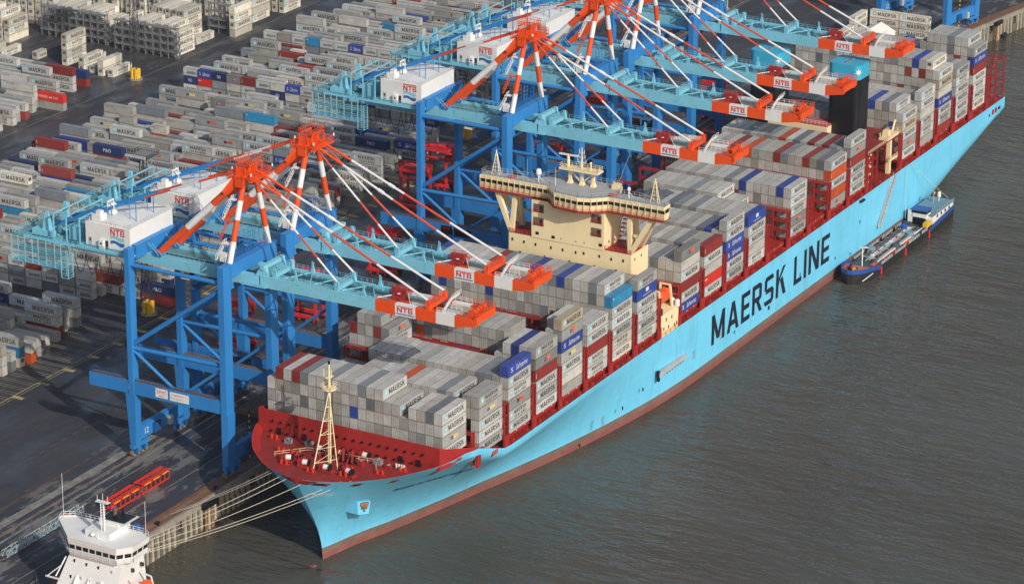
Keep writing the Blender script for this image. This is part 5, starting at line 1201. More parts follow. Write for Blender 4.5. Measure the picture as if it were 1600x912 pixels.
    m = MB(); m.box(H[0]+.8, H[0]+3.6, 79.8, 82.6, 71.4, 73.4, 'white_paint').box(H[0]+1, H[0]+2.6, 80, 81.4, 73.4, 74.4, 'white_paint'); P(m, 'roof_unit', mh)
    m = MB(); m.tube((H[0]+8.4, 81.5, 71.4), (H[0]+8.4, 81.5, 73.8), 1.4, 'white_paint', 14); m.dome((H[0]+8.4, 81.5, 73.8), 1.4, 'white_paint', 14, 3, .5); P(m, 'roof_tank', mh)
    m = MB(); m.tube((H[0]+6.5, 79.5, 71.4), (H[0]+6.5, 79.5, 76.5), .14, 'white_paint', 6).beam((H[0]+3.8, 79.5, 76.4), (H[0]+6.5, 79.5, 76.4), .35, .4, 'white_paint').beam((H[0]+3.8, 79.5, 76.4), (H[0]+3.8, 79.5, 74.8), .2, .2, 'white_paint', up=(1, 0, 0)); P(m, 'roof_hoist', mh)
    # back-reach: hanging gallery, hoops, boom hoist gear
    m = MB(); x = X0+1.4
    for y0 in (91.5, 93.6, 96.4, 99, 101, 103.4, 105.6, 107.8):
        m.beam((x, y0, 57.0), (x, y0, 64.2), .2, .2, 'turquoise', up=(1, 0, 0)); m.beam((x+3.0, y0, 57.0), (x+3.0, y0, 62.5), .14, .14, 'turquoise', up=(1, 0, 0))
    for z in (57.0, 57.6, 58.2, 58.8, 59.4, 60.6, 61.2, 61.8): m.beam((x, 91.5, z), (x, 107.8, z), .09 if z % 3 else .2, .12, 'turquoise'); m.beam((x+3, 91.5, z), (x+3, 107.8, z), .08, .1, 'turquoise')
    m.box(x, x+3, 91.5, 107.8, 56.8, 56.95, 'turquoise').box(x, x+3, 91.5, 107.8, 60.2, 60.3, 'turq_deck'); P(m, 'rear_gallery')
    m = MB(); x = X0+1.2
    for dx, dy in ((0, 0), (2.2, 0), (0, 2.2), (2.2, 2.2)): m.beam((x+dx, 89.2+dy, 54.6), (x+dx, 89.2+dy, 62.6), .2, .2, 'turquoise', up=(1, 0, 0))
    for k in range(11): z = 54.6+k*.75; m.box(x, x+2.2, 89.2, 89.3, z, z+.1, 'turquoise').box(x, x+.1, 89.2, 91.4, z, z+.1, 'turquoise')
    P(m, 'ladder_cage')
    for y0 in (86.5, 90.8, 95.0):
        m = MB(); m.beam((X0+3.4, y0, 64), (X0+3.4, y0, 71.6), .32, .32, 'turquoise', up=(1, 0, 0)).beam((X0+19.6, y0, 68), (X0+19.6, y0, 71.6), .32, .32, 'turquoise', up=(1, 0, 0)).beam((X0+3.4, y0, 71.4), (X0+19.6, y0, 71.4), .32, .32, 'turquoise'); P(m, 'hoist_hoop')
    m = MB(); m.box(X0+5, X0+11, 96.5, 103.5, 63.8, 65.4, 'turquoise').taper((X0+5.5, X0+7, 98, 100.5, 65.4), (X0+5.9, X0+6.5, 98.7, 99.6, 70.6), 'turquoise').taper((X0+12.5, X0+14, 97, 99.5, 65.4), (X0+12.9, X0+13.5, 97.7, 98.6, 71.4), 'turquoise').box(X0+12, X0+20, 94, 103, 63.6, 64.2, 'turq_deck').box(X0+6, X0+16, 92.5, 94, 66.2, 66.8, 'turquoise')
    for k in range(6): m.tube((X0+6.5+k*1.9, 95.6, 66), (X0+7.1+k*1.9, 95.6, 66), 1.0, 'turq_deck', 12).box(X0+6+k*1.9, X0+6.4+k*1.9, 88+k*.7, 92, 64, 67.6, 'turquoise')
    P(m, 'hoist_gear')
    m = MB(); m.rail([(X0+2, 108, 64), (X0+2, 86.5, 64)], 'turquoise', 1.2, 1.3, .09); m.rail([(X0+2, 108, 64), (X0+20, 108, 64), (X0+20, 87, 64)], 'turquoise', 1.2, 1.5, .09); m.box(X0+1.8, X0+20, 103.5, 108.2, 63.7, 63.85, 'turq_deck'); P(m, 'rear_rail')
    m = MB()
    for k in range(6):
        ya, yb = 91-k*3.9, 91-(k+1)*3.9
        pts = [Vector((X0+6.6, ya+(yb-ya)*t, 60.6-5.6*(1-(2*t-1)**2)**.7)) for t in (0, .12, .3, .5, .7, .88, 1)]
        m.path(pts, .1, 'black', 5)
    P(m, 'festoon_cable')
    # lift and stair cages between the beams
    m = MB()
    for (xa, za, ya) in ((X0+7.2, 67.1, YW+1.4), (X0+14.6, 67.1, YW+1.6), (X0+18.4, 67.1, YW+1.4)):
        for dx in (0, 2.2):
            for dy in (0, 2.0): m.beam((xa+dx, ya+dy, za), (xa+dx, ya+dy, za+5), .1, .1, 'crane_blue', up=(1, 0, 0))
        for k in range(5): m.box(xa, xa+2.2, ya, ya+.08, za+k*1.2, za+k*1.2+.09, 'crane_blue').box(xa, xa+2.2, ya+1.95, ya+2.02, za+k*1.2, za+k*1.2+.09, 'crane_blue')
    m.rail([(X0+4, YW+4.4, 66.4), (X0+22, YW+4.4, 66.4)], 'crane_blue', 1.2, 1.2, .09); m.box(X0+4, X0+22, YW+1.1, YW+4.4, 66.2, 66.4, 'crane_dark'); P(m, 'upper_platform')
    return root, O
crane, CO = make_crane()
CR = [(21.0, 0, 0, '12', 'white'), (51.0, 0, 0, '11', None), (171.4, 0, 0, '10', None), (217.7, 0, 0, '9', None), (250.0, 0, 0, '8', None), (297.0, 0, 0, '7', None), (513.5, -7.2, -8.5, '6', None)]
CL = ['quay crane numbered twelve, first in line, standing nearest the ship\'s bow', 'quay crane close behind crane twelve, booms side by side over the bow', 'quay crane at the start of the middle group, level with the ship\'s bridge',
      'quay crane second in the middle group, just past the ship\'s bridge', 'quay crane third in the middle group, boom tip near the ship\'s funnel', 'quay crane last of the middle group, boom reaching in front of both funnels', 'far quay crane beyond the stern, only its blue legs in view']
for i, (x0, dy, rz, num, _) in enumerate(CR):
    c = crane if i == 0 else copy_tree(crane)
    c.location = (CO[0]+x0-21.0, CO[1]+dy, CO[2]); c.rotation_euler = (0, 0, R(rz)); c['label'] = CL[i]
    m = MB(); text_on(m, num, (21.22, 70.3, 27.2), (0, -1.7 if len(num) > 1 else -.8, 0), (0, 0, 1.7), 'sign_white', 0.0); m.obj('crane_number', c, CO)
    if i == 0: m = MB(); text_on(m, num, (25.5, 68.4, 13.2), (1.7, 0, 0), (0, 0, 1.7), 'sign_white', 0.0); m.obj('crane_number', c, CO)
    m = MB(); m.box(21.12, 21.24, 57.6, 61.4, 26.9, 29.4, 'sign_white'); text_on(m, 'ZPMC', (21.1, 61.1, 28.0), (0, -3.2, 0), (0, 0, 1.0), 'logo_red', 0.0); m.box(21.1, 21.12, 58.6, 60.4, 27.3, 27.5, 'logo_red'); m.obj('maker_sign', c, CO)
    m = MB(); m.box(21.12, 21.24, 50.8, 56.8, 26.8, 29.2, 'sign_white'); text_on(m, 'Tragfähigkeit', (21.1, 56.4, 28.2), (0, -4.0, 0), (0, 0, .6), 'orange_dull', 0.0); text_on(m, 'unter Spreader', (21.1, 56.4, 27.3), (0, -3.6, 0), (0, 0, .5), 'steel_grey', 0.0); m.obj('notice_board', c, CO)

# ================================================================== YARD FURNITURE
def light_tower(x, y, h, label):
    t = empty('light_tower', (x, y, GZ), label, 'light tower', 'lattice floodlight towers')
    m = MB(); m.tube((0, 0, 0), (0, 0, .5), 2.6, 'concrete', 12)
    m.obj('tower_base', t)
    for k in range(4):
        a = R(45+90*k); m = MB(); c, s = math.cos(a)*1.1, math.sin(a)*1.1; m.tube((c, s, .4), (c, s, 4.0), .8, 'yellow', 12); m.dome((c, s, 4.0), .8, 'yellow', 12, 2, .3); m.obj('yellow_guard', t, smooth=True)
    m = MB(); w0, w1 = 1.3, .75; N = int(h/2.6)
    for sx in (-1, 1):
        for sy in (-1, 1): m.beam((sx*w0, sy*w0, .5), (sx*w1, sy*w1, h), .18, .18, 'mast_steel', up=(1, 0, 0))
    for k in range(N):
        z0, z1 = 1+k*(h-1)/N, 1+(k+1)*(h-1)/N; a = w0+(w1-w0)*z0/h; b = w0+(w1-w0)*z1/h
        for s in (-1, 1):
            m.beam((-a, s*a, z0), (b, s*b, z1), .09, .09, 'mast_steel').beam((s*a, a, z0), (s*b, -b, z1), .09, .09, 'mast_steel').beam((a, s*a, z0), (-b, s*b, z1), .07, .07, 'mast_steel')
            m.beam((-b, s*b, z1), (b, s*b, z1), .08, .08, 'mast_steel').beam((s*b, -b, z1), (s*b, b, z1), .08, .08, 'mast_steel')
    m.obj('lattice_mast', t)
    m = MB(); m.box(-3.2, 3.2, -3.6, 3.6, h, h+.2, 'steel_grey'); m.rail([(-3.2, -3.6, h+.2), (3.2, -3.6, h+.2), (3.2, 3.6, h+.2), (-3.2, 3.6, h+.2), (-3.2, -3.6, h+.2)], 'mast_steel', 1.3, .8, .1); m.obj('head_frame', t)
    for k in range(8):
        m = MB(); yy = -3.2+k*.9; m.hexa([(-3.9, yy, h+.5), (-3.2, yy, h+.3), (-3.2, yy+.6, h+.3), (-3.9, yy+.6, h+.5), (-3.7, yy, h+1.3), (-3.0, yy, h+1.1), (-3.0, yy+.6, h+1.1), (-3.7, yy+.6, h+1.3)], 'pale_steel'); m.obj('floodlight', t)
    return t
light_tower(111.1, 127.6, 49.5, 'light tower with yellow base seen through crane twelve\'s legs'); light_tower(308.3, 130.7, 46, 'light tower rising behind the middle cranes\' machinery houses')
light_tower(308.0, 271.6, 48, 'light tower with yellow base beside the white reefers'); light_tower(504, 125.3, 46, 'light tower base on the open asphalt at the top edge')
def rack(x0, x1, y0, y1, label, n=4):
    t = empty('reefer_rack', (x0, y0, GZ), label, 'rack', 'grey steel reefer racks'); L = y1-y0; W_ = x1-x0
    ny = max(2, int(L/3.3))
    for k in range(ny+1):
        for dx in (0, W_*.5, W_):
            if dx == W_*.5 and k % 2: continue
            m = MB(); yy = L*k/ny; m.box(dx-.12, dx+.12, yy-.12, yy+.12, 0, n*YH-.2, 'steel_grey'); m.obj('post', t)
    for z in range(1, n+1):
        m = MB(); zz = z*YH-.6; m.box(-.3, W_+.3, -.4, L+.4, zz-.14, zz, 'steel_grey'); o = m.obj('gallery', t)
        m = MB(); m.rail([(-.3, -.4, zz), (-.3, L+.4, zz)], 'steel_grey', 1.15, 1.65, .07); m.rail([(W_+.3, -.4, zz), (W_+.3, L+.4, zz)], 'steel_grey', 1.15, 1.65, .06); m.rail([(-.3, -.4, zz), (W_+.3, -.4, zz)], 'steel_grey', 1.15, 1.2, .07); m.obj('railing', o)
    for z in range(n-1):
        m = MB(); m.beam((.4, -.9, z*YH), (W_-.4, -.9, (z+1)*YH-.4), .7, .12, 'steel_grey'); m.rail([(.4, -1.3, z*YH), (W_-.4, -1.3, (z+1)*YH-.4)], 'steel_grey', 1.1, .9, .07); m.obj('stair', t)
rack(336.9, 338.9, 273.5, 301.5, 'grey steel reefer rack behind the yellow tower base'); rack(338.9, 340.9, 307.5, 337.5, 'long grey reefer rack behind the lone tall white stack'); rack(374.6, 376.6, 275, 284, 'short grey reefer rack beside the roadside white stack')
# tent and clutter by the white screen
t = empty('storage_tent', (491, 55.5, GZ), 'white gabled tent behind the screen of white reefers', 'tent')
m = MB(); a, b, c_, d = -6.5, 6.5, -6.6, 5.4
m.box(a, b, c_, d, 0, 3.4, 'tent_white'); m.obj('tent_wall', t)
m = MB(); m.hexa([(a-.3, c_-.3, 3.4), (b+.3, c_-.3, 3.4), (b+.3, d+.3, 3.4), (a-.3, d+.3, 3.4), (a-.3, -.7, 6.4), (b+.3, -.7, 6.4), (b+.3, -.5, 6.4), (a-.3, -.5, 6.4)], 'tent_white'); m.obj('tent_roof', t)
m = MB(); m.box(a+1.5, a+4.5, c_-.03, c_+.1, 0, 2.8, 'pale_steel'); m.obj('tent_door', t)

# straddle carriers
def make_straddle():
    t = empty('straddle_carrier', (0, 0, 0), '', 'straddle carrier', 'red straddle carriers')
    for sx in (-1, 1):
        m = MB(); x = sx*2.25; m.box(x-.35, x+.35, -5.2, 5.2, 1.3, 2.3, 'straddle_red'); m.obj('lower_beam', t)
        m = MB(); m.box(x-.3, x+.3, -5.0, 5.0, 13.4, 14.3, 'straddle_red'); m.obj('upper_beam', t)
        for sy in (-1, 1):
            m = MB(); m.box(x-.28, x+.28, sy*4.2-.4, sy*4.2+.4, 2.2, 13.5, 'straddle_red'); m.obj('leg', t)
        for k in range(4):
            m = MB(); yy = -3.9+k*2.6; m.tube((x-.3, yy, .75), (x+.3, yy, .75), .75, 'rubber', 12); m.obj('wheel', t, smooth=True)
            m = MB(); m.tube((x+sx*.3, yy, .75), (x+sx*.34, yy, .75), .4, 'straddle_red', 10); m.obj('hub', t)
    m = MB(); m.box(-2.0, 2.0, -4.8, -3.8, 13.5, 14.4, 'straddle_red').box(-2, 2, 3.8, 4.8, 13.5, 14.4, 'straddle_red').box(-1.9, 1.9, -3.4, -.6, 14.3, 15.6, 'straddle_red').box(-1.6, 1.6, 0, 2.6, 14.3, 15.2, 'straddle_red'); m.rail([(-2.4, -5, 14.4), (-2.4, 5, 14.4), (2.4, 5, 14.4), (2.4, -5, 14.4), (-2.4, -5, 14.4)], 'straddle_red', 1.1, 1.4, .09); m.obj('top_frame', t)
    m = MB(); m.box(-3.7, -2.6, -6.6, -4.9, 11.6, 13.8, 'straddle_red').box(-3.75, -2.7, -6.65, -5.2, 12.4, 13.4, 'dark_glass'); m.obj('cab', t)
    m = MB(); m.box(-1.2, 1.2, -5.8, 5.8, 10.2, 10.9, 'straddle_red')
    for sx in (-1, 1):
        for sy in (-1, 1): m.tube((sx*1, sy*3.8, 10.8), (sx*1, sy*3.8, 13.6), .1, 'black', 5)
    m.obj('spreader', t)
    return t
sc0 = make_straddle()
SL = [((131, 84), 'straddle carrier framed between cranes eleven and twelve'), ((101, 89), 'straddle carrier glimpsed beside crane twelve\'s water-side leg'), ((158, 112), 'straddle carrier by the portal beam of the third crane, nearest the yard'), ((176, 84), 'straddle carrier under the third crane\'s portal'),
      ((233, 107), 'straddle carrier on the lane seen through the third crane\'s frame'), ((256, 112), 'straddle carrier near the blue yard container behind the cranes'), ((275, 80), 'straddle carrier under the middle cranes beside the ship\'s bridge'), ((330, 92), 'straddle carrier far along the crane lane, under the last booms'), ((372, 66), 'straddle carrier waiting on the apron behind the ship\'s funnels')]
for i, ((x, y), lab) in enumerate(SL):
    o = sc0 if i == 0 else copy_tree(sc0)
    o.location = (x, y, GZ); o.rotation_euler = (0, 0, R((0, 4, -3, 2, 0, 3, -2, 0, 90)[i])); o['label'] = lab
# ship's hatch covers put down on the quay
HC = [(48, 73.5, 43.5, 62, 0, 'brown steel hatch cover on the quay under the two bow cranes'), (77, 91, 44, 63, 0, 'brown steel hatch cover lying past the bow cranes'), (186, 200, 43, 62, 0, 'hatch cover lying under the third crane\'s frame'), (202, 216, 43, 62, 0, 'hatch cover between the third and fourth cranes'), (222, 236, 43.5, 62, 0, 'hatch cover under the fourth crane'), (262, 276, 43.5, 62, 0, 'hatch cover near the fifth crane\'s legs')]
for x0, x1, y0, y1, z, lab in HC:
    if x0 == 48: x0, x1 = 59, 73.5
    t = empty('hatch_cover', ((x0+x1)/2, (y0+y1)/2, GZ), lab, 'hatch cover', 'hatch covers set down on the quay'); wx, wy = (x1-x0)/2, (y1-y0)/2
    m = MB(); m.box(-wx, wx, -wy, wy, .35, 1.5, 'hatch_brown').box(-wx+.6, wx-.6, -wy+.6, wy-.6, 0, .35, 'black'); m.obj('cover_plate', t)
    for k in range(7): m = MB(); yy = -wy+1+k*(2*wy-2)/6; m.box(-wx+.2, wx-.2, yy-.09, yy+.09, 1.5, 1.62, 'rail_rust'); m.obj('stiffener', t)
# red lashing cages and blue truss cars on the apron
def cage(x0, y0, label):
    t = empty('lashing_cage', (x0, y0, GZ), label, 'cage', 'red lashing cages on the quay'); L = 12.4
    for yy in (0, 2.6):
        for z in (.3, 2.9): m = MB(); m.box(0, L, yy-.14, yy+.14, z-.16, z+.16, 'red_bright'); m.obj('chord', t)
        for k in range(7): m = MB(); x = L*k/6; m.box(x-.1, x+.1, yy-.1, yy+.1, .3, 2.9, 'red_bright'); m.obj('post', t)
    for yy in (.75, 1.9): m = MB(); m.box(0, L, yy-.16, yy+.16, 2.85, 3.0, 'red_bright'); m.obj('roof_slat', t)
    for k in range(3): m = MB(); m.box(1+k*4, 3.8+k*4, -.19, -.1, 2.35, 2.6, 'yellow'); m.obj('warning_strip', t)
cage(-12.2, 52.6, 'red lashing cage with yellow strips, the one behind the white ship\'s mast'); cage(1.4, 52.6, 'red lashing cage with yellow strips, the one toward the cranes')
t = empty('truss_train', (-15, 59.5, GZ), 'low train of grey trusses and light blue boxes on the apron by the rail', 'truss')
for k in range(4):
    x = -47+k*8.2; m = MB()
    for yy in (0, 1.6):
        for z in (.25, 1.8): m.beam((x+15, yy, z), (x+22.6, yy, z), .14, .14, 'pale_steel')
        for j in range(5): m.beam((x+15+j*1.52, yy, .25), (x+15+(j+1)*1.52, yy, 1.8) if j % 2 == 0 else (x+15+(j+1)*1.52, yy, .25), .1, .1, 'pale_steel'); m.beam((x+15+j*1.9, yy, .25), (x+15+j*1.9, yy, 1.8), .1, .1, 'pale_steel', up=(1, 0, 0))
    m.obj('truss', t)
    for j in range(2): m = MB(); m.box(x+15.8+j*3.6, x+17.8+j*3.6, -.15, 1.7, .25, 1.1, 'barge_roof' if (k, j) != (3, 0) else 'straddle_red'); m.obj('box', t)
m = MB(); m.box(-33, 5, 2.4, 2.9, 0, .2, 'concrete'); m.obj('kerb_beam', t)
m = MB(); m.box(-19.5, -16.5, 39.6, 41.4, GZ, GZ+1.4, 'crane_dark').box(-19, -17.6, 39.8, 41.2, GZ+1.4, GZ+2.3, 'logo_blue'); tag(m.obj('quay_winch'), 'small dark blue winch on the rust-brown quay edge', 'winch')
# trucks on the far apron
def truck(x, y, rz, lab, col):
    t = empty('terminal_truck', (x, y, GZ), lab, 'truck', 'terminal trucks', R(rz))
    m = MB(); m.box(-1.2, 1.2, -1.5, 1.5, .7, 2.9, col); m.obj('cab', t); m = MB(); m.box(-1.22, 1.22, -1.55, -.6, 1.8, 2.6, 'dark_glass'); m.obj('windscreen', t)
    m = MB(); m.box(-1.2, 1.2, 1.6, 13.6, .9, 1.25, 'steel_grey'); m.obj('trailer', t)
    for yy in (-.9, 2.2, 11, 12.4):
        for sx in (-1, 1): m = MB(); m.tube((sx*.8, yy, .5), (sx*1.2, yy, .5), .5, 'rubber', 10); m.obj('wheel', t)
truck(506, 47, 82, 'grey terminal truck behind the ship\'s stern stacks', 'pale_steel'); truck(497, 42, 20, 'blue terminal truck beside the white screen', 'logo_blue')

# ================================================================== THE WHITE SHIP AT THE NEXT BERTH
ws = empty('white_ship', (-60, 23, 0), 'white ship\'s aft superstructure with slanted bridge in the bottom corner', 'ship'); WO = (-60, 23, 0)
m = MB()
hx = [(-34, 11, 24), (-30, 12.5, 25), (-24, 13, 26)]
plan = [(-230, 12), (-56, 12), (-50, 11), (-47, 9), (-46, 5), (-46, -4), (-47, -6.5), (-50, -8), (-56, -10), (-70, -12), (-230, -12)]
b0 = [(x, 23+y*.98, -1.5) for x, y in plan]; t0 = [(x, 23+y, 6.5) for x, y in plan]; n = len(plan)
for j in range(n): m.face([b0[j], t0[j], t0[(j+1) % n], b0[(j+1) % n]], 'logo_red' if False else 'barge_black')
m.face(t0[::-1], 'pink_deck'); m.obj('hull', ws, WO)
WO2 = (-60, 23, .7)
m = MB()   # accommodation block, front raked forward
m.hexa([(-66, 15.2, 6.4), (-47.5, 16.2, 6.4), (-47.5, 33, 6.4), (-66, 34.6, 6.4), (-59.5, 15.2, 22.0), (-49, 16.2, 22.0), (-49, 31, 22.0), (-59.5, 30.4, 22.0)], 'white_paint'); m.obj('superstructure', ws, WO2)
br = [(-60.6, 29.8), (-60.6, 15.9), (-57.4, 13.3), (-50.6, 13.4), (-49.6, 15), (-49.6, 35.2), (-51.4, 38.2), (-53.4, 37.6)]
def ring(z, g): c = (-55, 25); return [(c[0]+(x-c[0])*g, c[1]+(y-c[1])*g, z) for x, y in br]
m = MB()
for (za, ga), (zb_, gb), mt in (((21.6, .86), (22.6, .97), 'white_paint'), ((22.6, .97), (24.0, .98), 'white_paint'), ((24.0, .975), (25.2, .985), 'white_paint'), ((25.2, 1.0), (26.9, 1.03), 'white_paint')):
    A, B = ring(za, ga), ring(zb_, gb)
    for j in range(len(A)): k = (j+1) % len(A); m.face([A[j], B[j], B[k], A[k]], mt)
m.face(ring(26.6, 1.0)[::-1], 'white_paint'); m.face(ring(21.6, .86), 'white_paint'); m.obj('bridge', ws, WO2)
for (p, q, n_) in ((0, 1, 7), (1, 2, 2), (2, 3, 3), (7, 0, 3)):
    A0, A1 = ring(24.05, .985), ring(25.1, .995)
    for k in range(n_):
        f0, f1 = (k+.1)/n_, (k+.9)/n_; L_ = lambda u, v, f: tuple(u[i]+(v[i]-u[i])*f for i in range(3))
        mm = MB(); mm.face([L_(A0[p], A0[q], f0), L_(A1[p], A1[q], f0), L_(A1[p], A1[q], f1), L_(A0[p], A0[q], f1)], 'dark_glass'); mm.obj('window', ws, WO2)
m = MB(); r_ = ring(26.9, 1.0); m.rail([r_[i] for i in (7, 6, 5)]+[(-49.6, 26, 26.9)], 'white_paint', 1.2, 1.3, .09); m.rail([r_[3], (-49.8, 15, 26.9), (-49.8, 20, 26.9)], 'white_paint', 1.2, 1.3, .09); m.obj('railing', ws, WO2)
m = MB(); A = ring(22.7, 1.02); m.rail([A[7], A[0], A[1], A[2], A[3]], 'white_paint', 1.1, 1.8, .09); m.obj('railing', ws, WO2)
for k, (y, z) in enumerate(((28.6, 20.6), (25, 20.4), (21.5, 20.4), (17.5, 20.2), (28.8, 17), (25.8, 17.2), (23.4, 17), (20.8, 17), (17.4, 16.8))):
    mm = MB(); x = -59.5-6.5*(22-z)/15.5; mm.box(x-.12, x+.3, y-.22, y+.22, z-.45, z+.45, 'dark_glass' if k not in (3, 5, 7) else 'pale_steel'); mm.obj('window', ws, WO2)
for x in (-55, -51): mm = MB(); mm.box(x, x+.5, 15.0, 15.9, 18.6, 19.5, 'dark_glass'); mm.obj('window', ws, WO2)
for y in (27, 23.4, 19.8):
    mm = MB(); mm.hexa([(-66.8, y-.15, 12), (-63.4, y-.15, 12), (-63.4, y+.15, 12), (-66.8, y+.15, 12), (-61.6, y-.15, 17.8), (-61.2, y-.15, 17.8), (-61.2, y+.15, 17.8), (-61.6, y+.15, 17.8)], 'white_paint'); mm.obj('bracket', ws, WO2)
m = MB(); m.box(-57, -48.5, 20.2, 27.4, 26.6, 28.2, 'white_paint').box(-52.5, -47.2, 20.8, 26.4, 28.2, 29.0, 'white_paint'); m.obj('funnel_casing', ws, WO2)
m = MB(); m.hexa([(-52, 20.4, 28.2), (-47, 20.4, 28.2), (-47, 26.4, 28.2), (-52, 26.4, 28.2), (-52.4, 18.6, 29.2), (-46.6, 18.6, 29.2), (-46.6, 26.8, 29.2), (-52.4, 26.8, 29.2)], 'white_paint').box(-52, -47, 19.4, 26.4, 29.22, 29.4, 'black'); fo = m.obj('funnel_top', ws, WO2)
m = MB(); m.tube((-49, 24.2, 29.3), (-49, 24.2, 31.6), .5, 'hatch_brown', 10).tube((-47.4, 23, 29.3), (-47.4, 23, 30.6), .3, 'black', 8).tube((-50.8, 22.6, 29.3), (-50.8, 22.6, 30.4), .3, 'black', 8); m.obj('exhaust_pipe', ws, WO2)
m = MB()
for dx, dy in ((0, 0), (0, .8), (.8, .4)): m.tube((-56+dx, 22.4+dy, 26.8), (-56+dx, 22.4+dy, 35.8), .12, 'white_paint', 6)
for k in range(12): m.box(-56, -55.2, 22.4, 23.2, 27.3+k*.7, 27.4+k*.7, 'white_paint')
m.box(-56.2, -55, 21.0, 24.6, 35.6, 35.8, 'white_paint').tube((-55.6, 21.4, 35.7), (-55.6, 21.4, 37.4), .07, 'white_paint', 5).tube((-55.6, 24.4, 35.7), (-55.6, 24.4, 37.2), .07, 'white_paint', 5).tube((-55.6, 22.8, 35.7), (-55.6, 22.8, 37.9), .07, 'white_paint', 5); m.obj('signal_mast', ws, WO2)
m = MB(); m.box(-55.2, -54.1, 20.6, 20.66, 34.2, 35.0, 'straddle_red'); m.obj('pennant', ws, WO2)
m = MB(); m.tube((-51.8, 37.6, 26.9), (-51.8, 37.6, 38.5), .06, 'white_paint', 5).tube((-50.2, 14.4, 26.9), (-50.2, 14.4, 35.5), .06, 'white_paint', 5).tube((-58, 22.8, 26.8), (-58, 22.8, 29), .1, 'white_paint', 6).dome((-57.5, 24.8, 27.4), .6, 'white_paint', 10); m.obj('whip_antenna', ws, WO2)
m = MB(); m.beam((-62, 33, 16.4), (-60, 31.2, 21.2), .3, .3, 'white_paint').beam((-62, 36, 15.8), (-62, 31, 15.8), .4, .3, 'white_paint').beam((-62, 35.4, 16), (-61, 31.6, 19.4), .25, .25, 'white_paint'); m.obj('wing_bracket', ws, WO2)
m = MB(); N = 12; pr = [(-1.0, .3), (-.85, .75), (-.4, 1.0), (.45, 1.0), (.85, .7), (1.0, .25)]
for (ta, ra), (tb, rb) in zip(pr, pr[1:]):
    for j in range(N):
        a0, a1 = 2*math.pi*j/N, 2*math.pi*(j+1)/N
        def P_(t_, r_, a): return (-54+3.6*t_, 13.0+1.5*r_*math.cos(a), 14.6+1.6*r_*math.sin(a))
        m.face([P_(ta, ra, a0), P_(tb, rb, a0), P_(tb, rb, a1), P_(ta, ra, a1)], 'lifeboat_orange')
m.face([P_(-1, .3, 2*math.pi*j/N) for j in range(N)], 'lifeboat_orange'); m.face([P_(1, .25, 2*math.pi*j/N) for j in range(N)][::-1], 'lifeboat_orange'); lb = m.obj('lifeboat', ws, WO2, smooth=True)
m = MB()
for x in (-56.5, -51.5): m.beam((x, 15.4, 17.2), (x, 12.4, 16.8), .3, .3, 'white_paint').beam((x, 12.4, 16.8), (x, 10.9, 11), .3, .3, 'white_paint')
m.obj('davit', ws, WO2)

# ================================================================== BUNKER BARGE
bg_ = empty('bunker_barge', (299, -35.6, 0), 'dark river tanker with blue trim moored against the big ship\'s side', 'barge'); BO = (299, -35.6, 0)
YC = -35.6
PLN = [(258.2, 0), (258.8, 1.4), (260.4, 3.0), (263.5, 4.4), (268, 5.0), (273.9, 5.0), (274.1, 5.0), (290, 5.0), (313.8, 5.0), (314.2, 5.0), (330, 5.0), (336, 4.6), (339.5, 3.4), (340.5, 1.5), (340.6, 0)]
full = [(x, YC-y) for x, y in PLN]+[(x, YC+y) for x, y in PLN[::-1][1:-1]]
def zt_(x): return interp([(258, 5.0), (266, 4.4), (273, 3.3), (274, 2.6), (314, 2.6), (315, 3.6), (341, 4.4)], x)
m = MB(); n = len(full)
for j in range(n):
    (xa, ya), (xb, yb) = full[j], full[(j+1) % n]
    z1a, z1b = max(1.2, zt_(xa)-1.4), max(1.2, zt_(xb)-1.4)
    m.face([(xa+.6*(xa < 262), ya, -1), (xb+.6*(xb < 262), yb, -1), (xb, yb, z1b), (xa, ya, z1a)], 'barge_black')
    bl = (xa+xb)/2 < 274 or (xa+xb)/2 > 314
    m.face([(xa, ya, z1a), (xb, yb, z1b), (xb, yb, zt_(xb)), (xa, ya, zt_(xa))], 'barge_blue' if bl else 'barge_black')
m.obj('hull', bg_, BO)
m = MB(); m.face([(x, y, min(2.5, zt_(x)-.6)) for x, y in full], 'barge_deck'); m.obj('deck', bg_, BO)
m = MB(); fx = [(x, y) for x, y in full if x <= 268.5]; m.face([(x, y+(YC-y)*.06, 3.4) for x, y in sorted(fx, key=lambda p: (math.atan2(p[1]-YC, p[0]-266)))], 'pink_deck'); m.obj('fore_deck', bg_, BO)
m = MB(); m.box(258.6, 267, YC-5.2, YC-5.05, 2.0, 2.3, 'white_paint'); 
for j in range(4): m.box(260.5+j*1.4, 261.3+j*1.4, YC-2+j*1.1, YC-1.2+j*1.1, 3.4, 4.5, ('black', 'yellow', 'straddle_red', 'black')[j])
m.tube((263, YC+1.4, 3.4), (263, YC+1.4, 4.6), .6, 'black', 8).tube((265, YC-1, 3.4), (265, YC-1, 4.2), .5, 'pile_rust', 8); m.obj('anchor_gear', bg_, BO)
m = MB(); m.beam((268.6, YC-.6, 2.6), (271, YC+.4, 8.6), .25, .25, 'white_paint').beam((271, YC+.4, 8.5), (272.6, YC-.4, 8.4), .2, .2, 'white_paint').beam((270.4, YC+1.4, 8.6), (271.4, YC-1.6, 8.6), .18, .18, 'white_paint'); m.obj('foremast', bg_, BO)
m = MB()
for yy in (-4.7, 4.7):
    for k in range(38):
        x = 275+k*1.02; m.box(x, x+.16, YC+yy-.08, YC+yy+.08, 2.5, 3.5, 'white_stay') if k % 11 < 9 else None
m.obj('bulwark_stanchions', bg_, BO)['kind'] = 'stuff'
rb = random.Random(3)
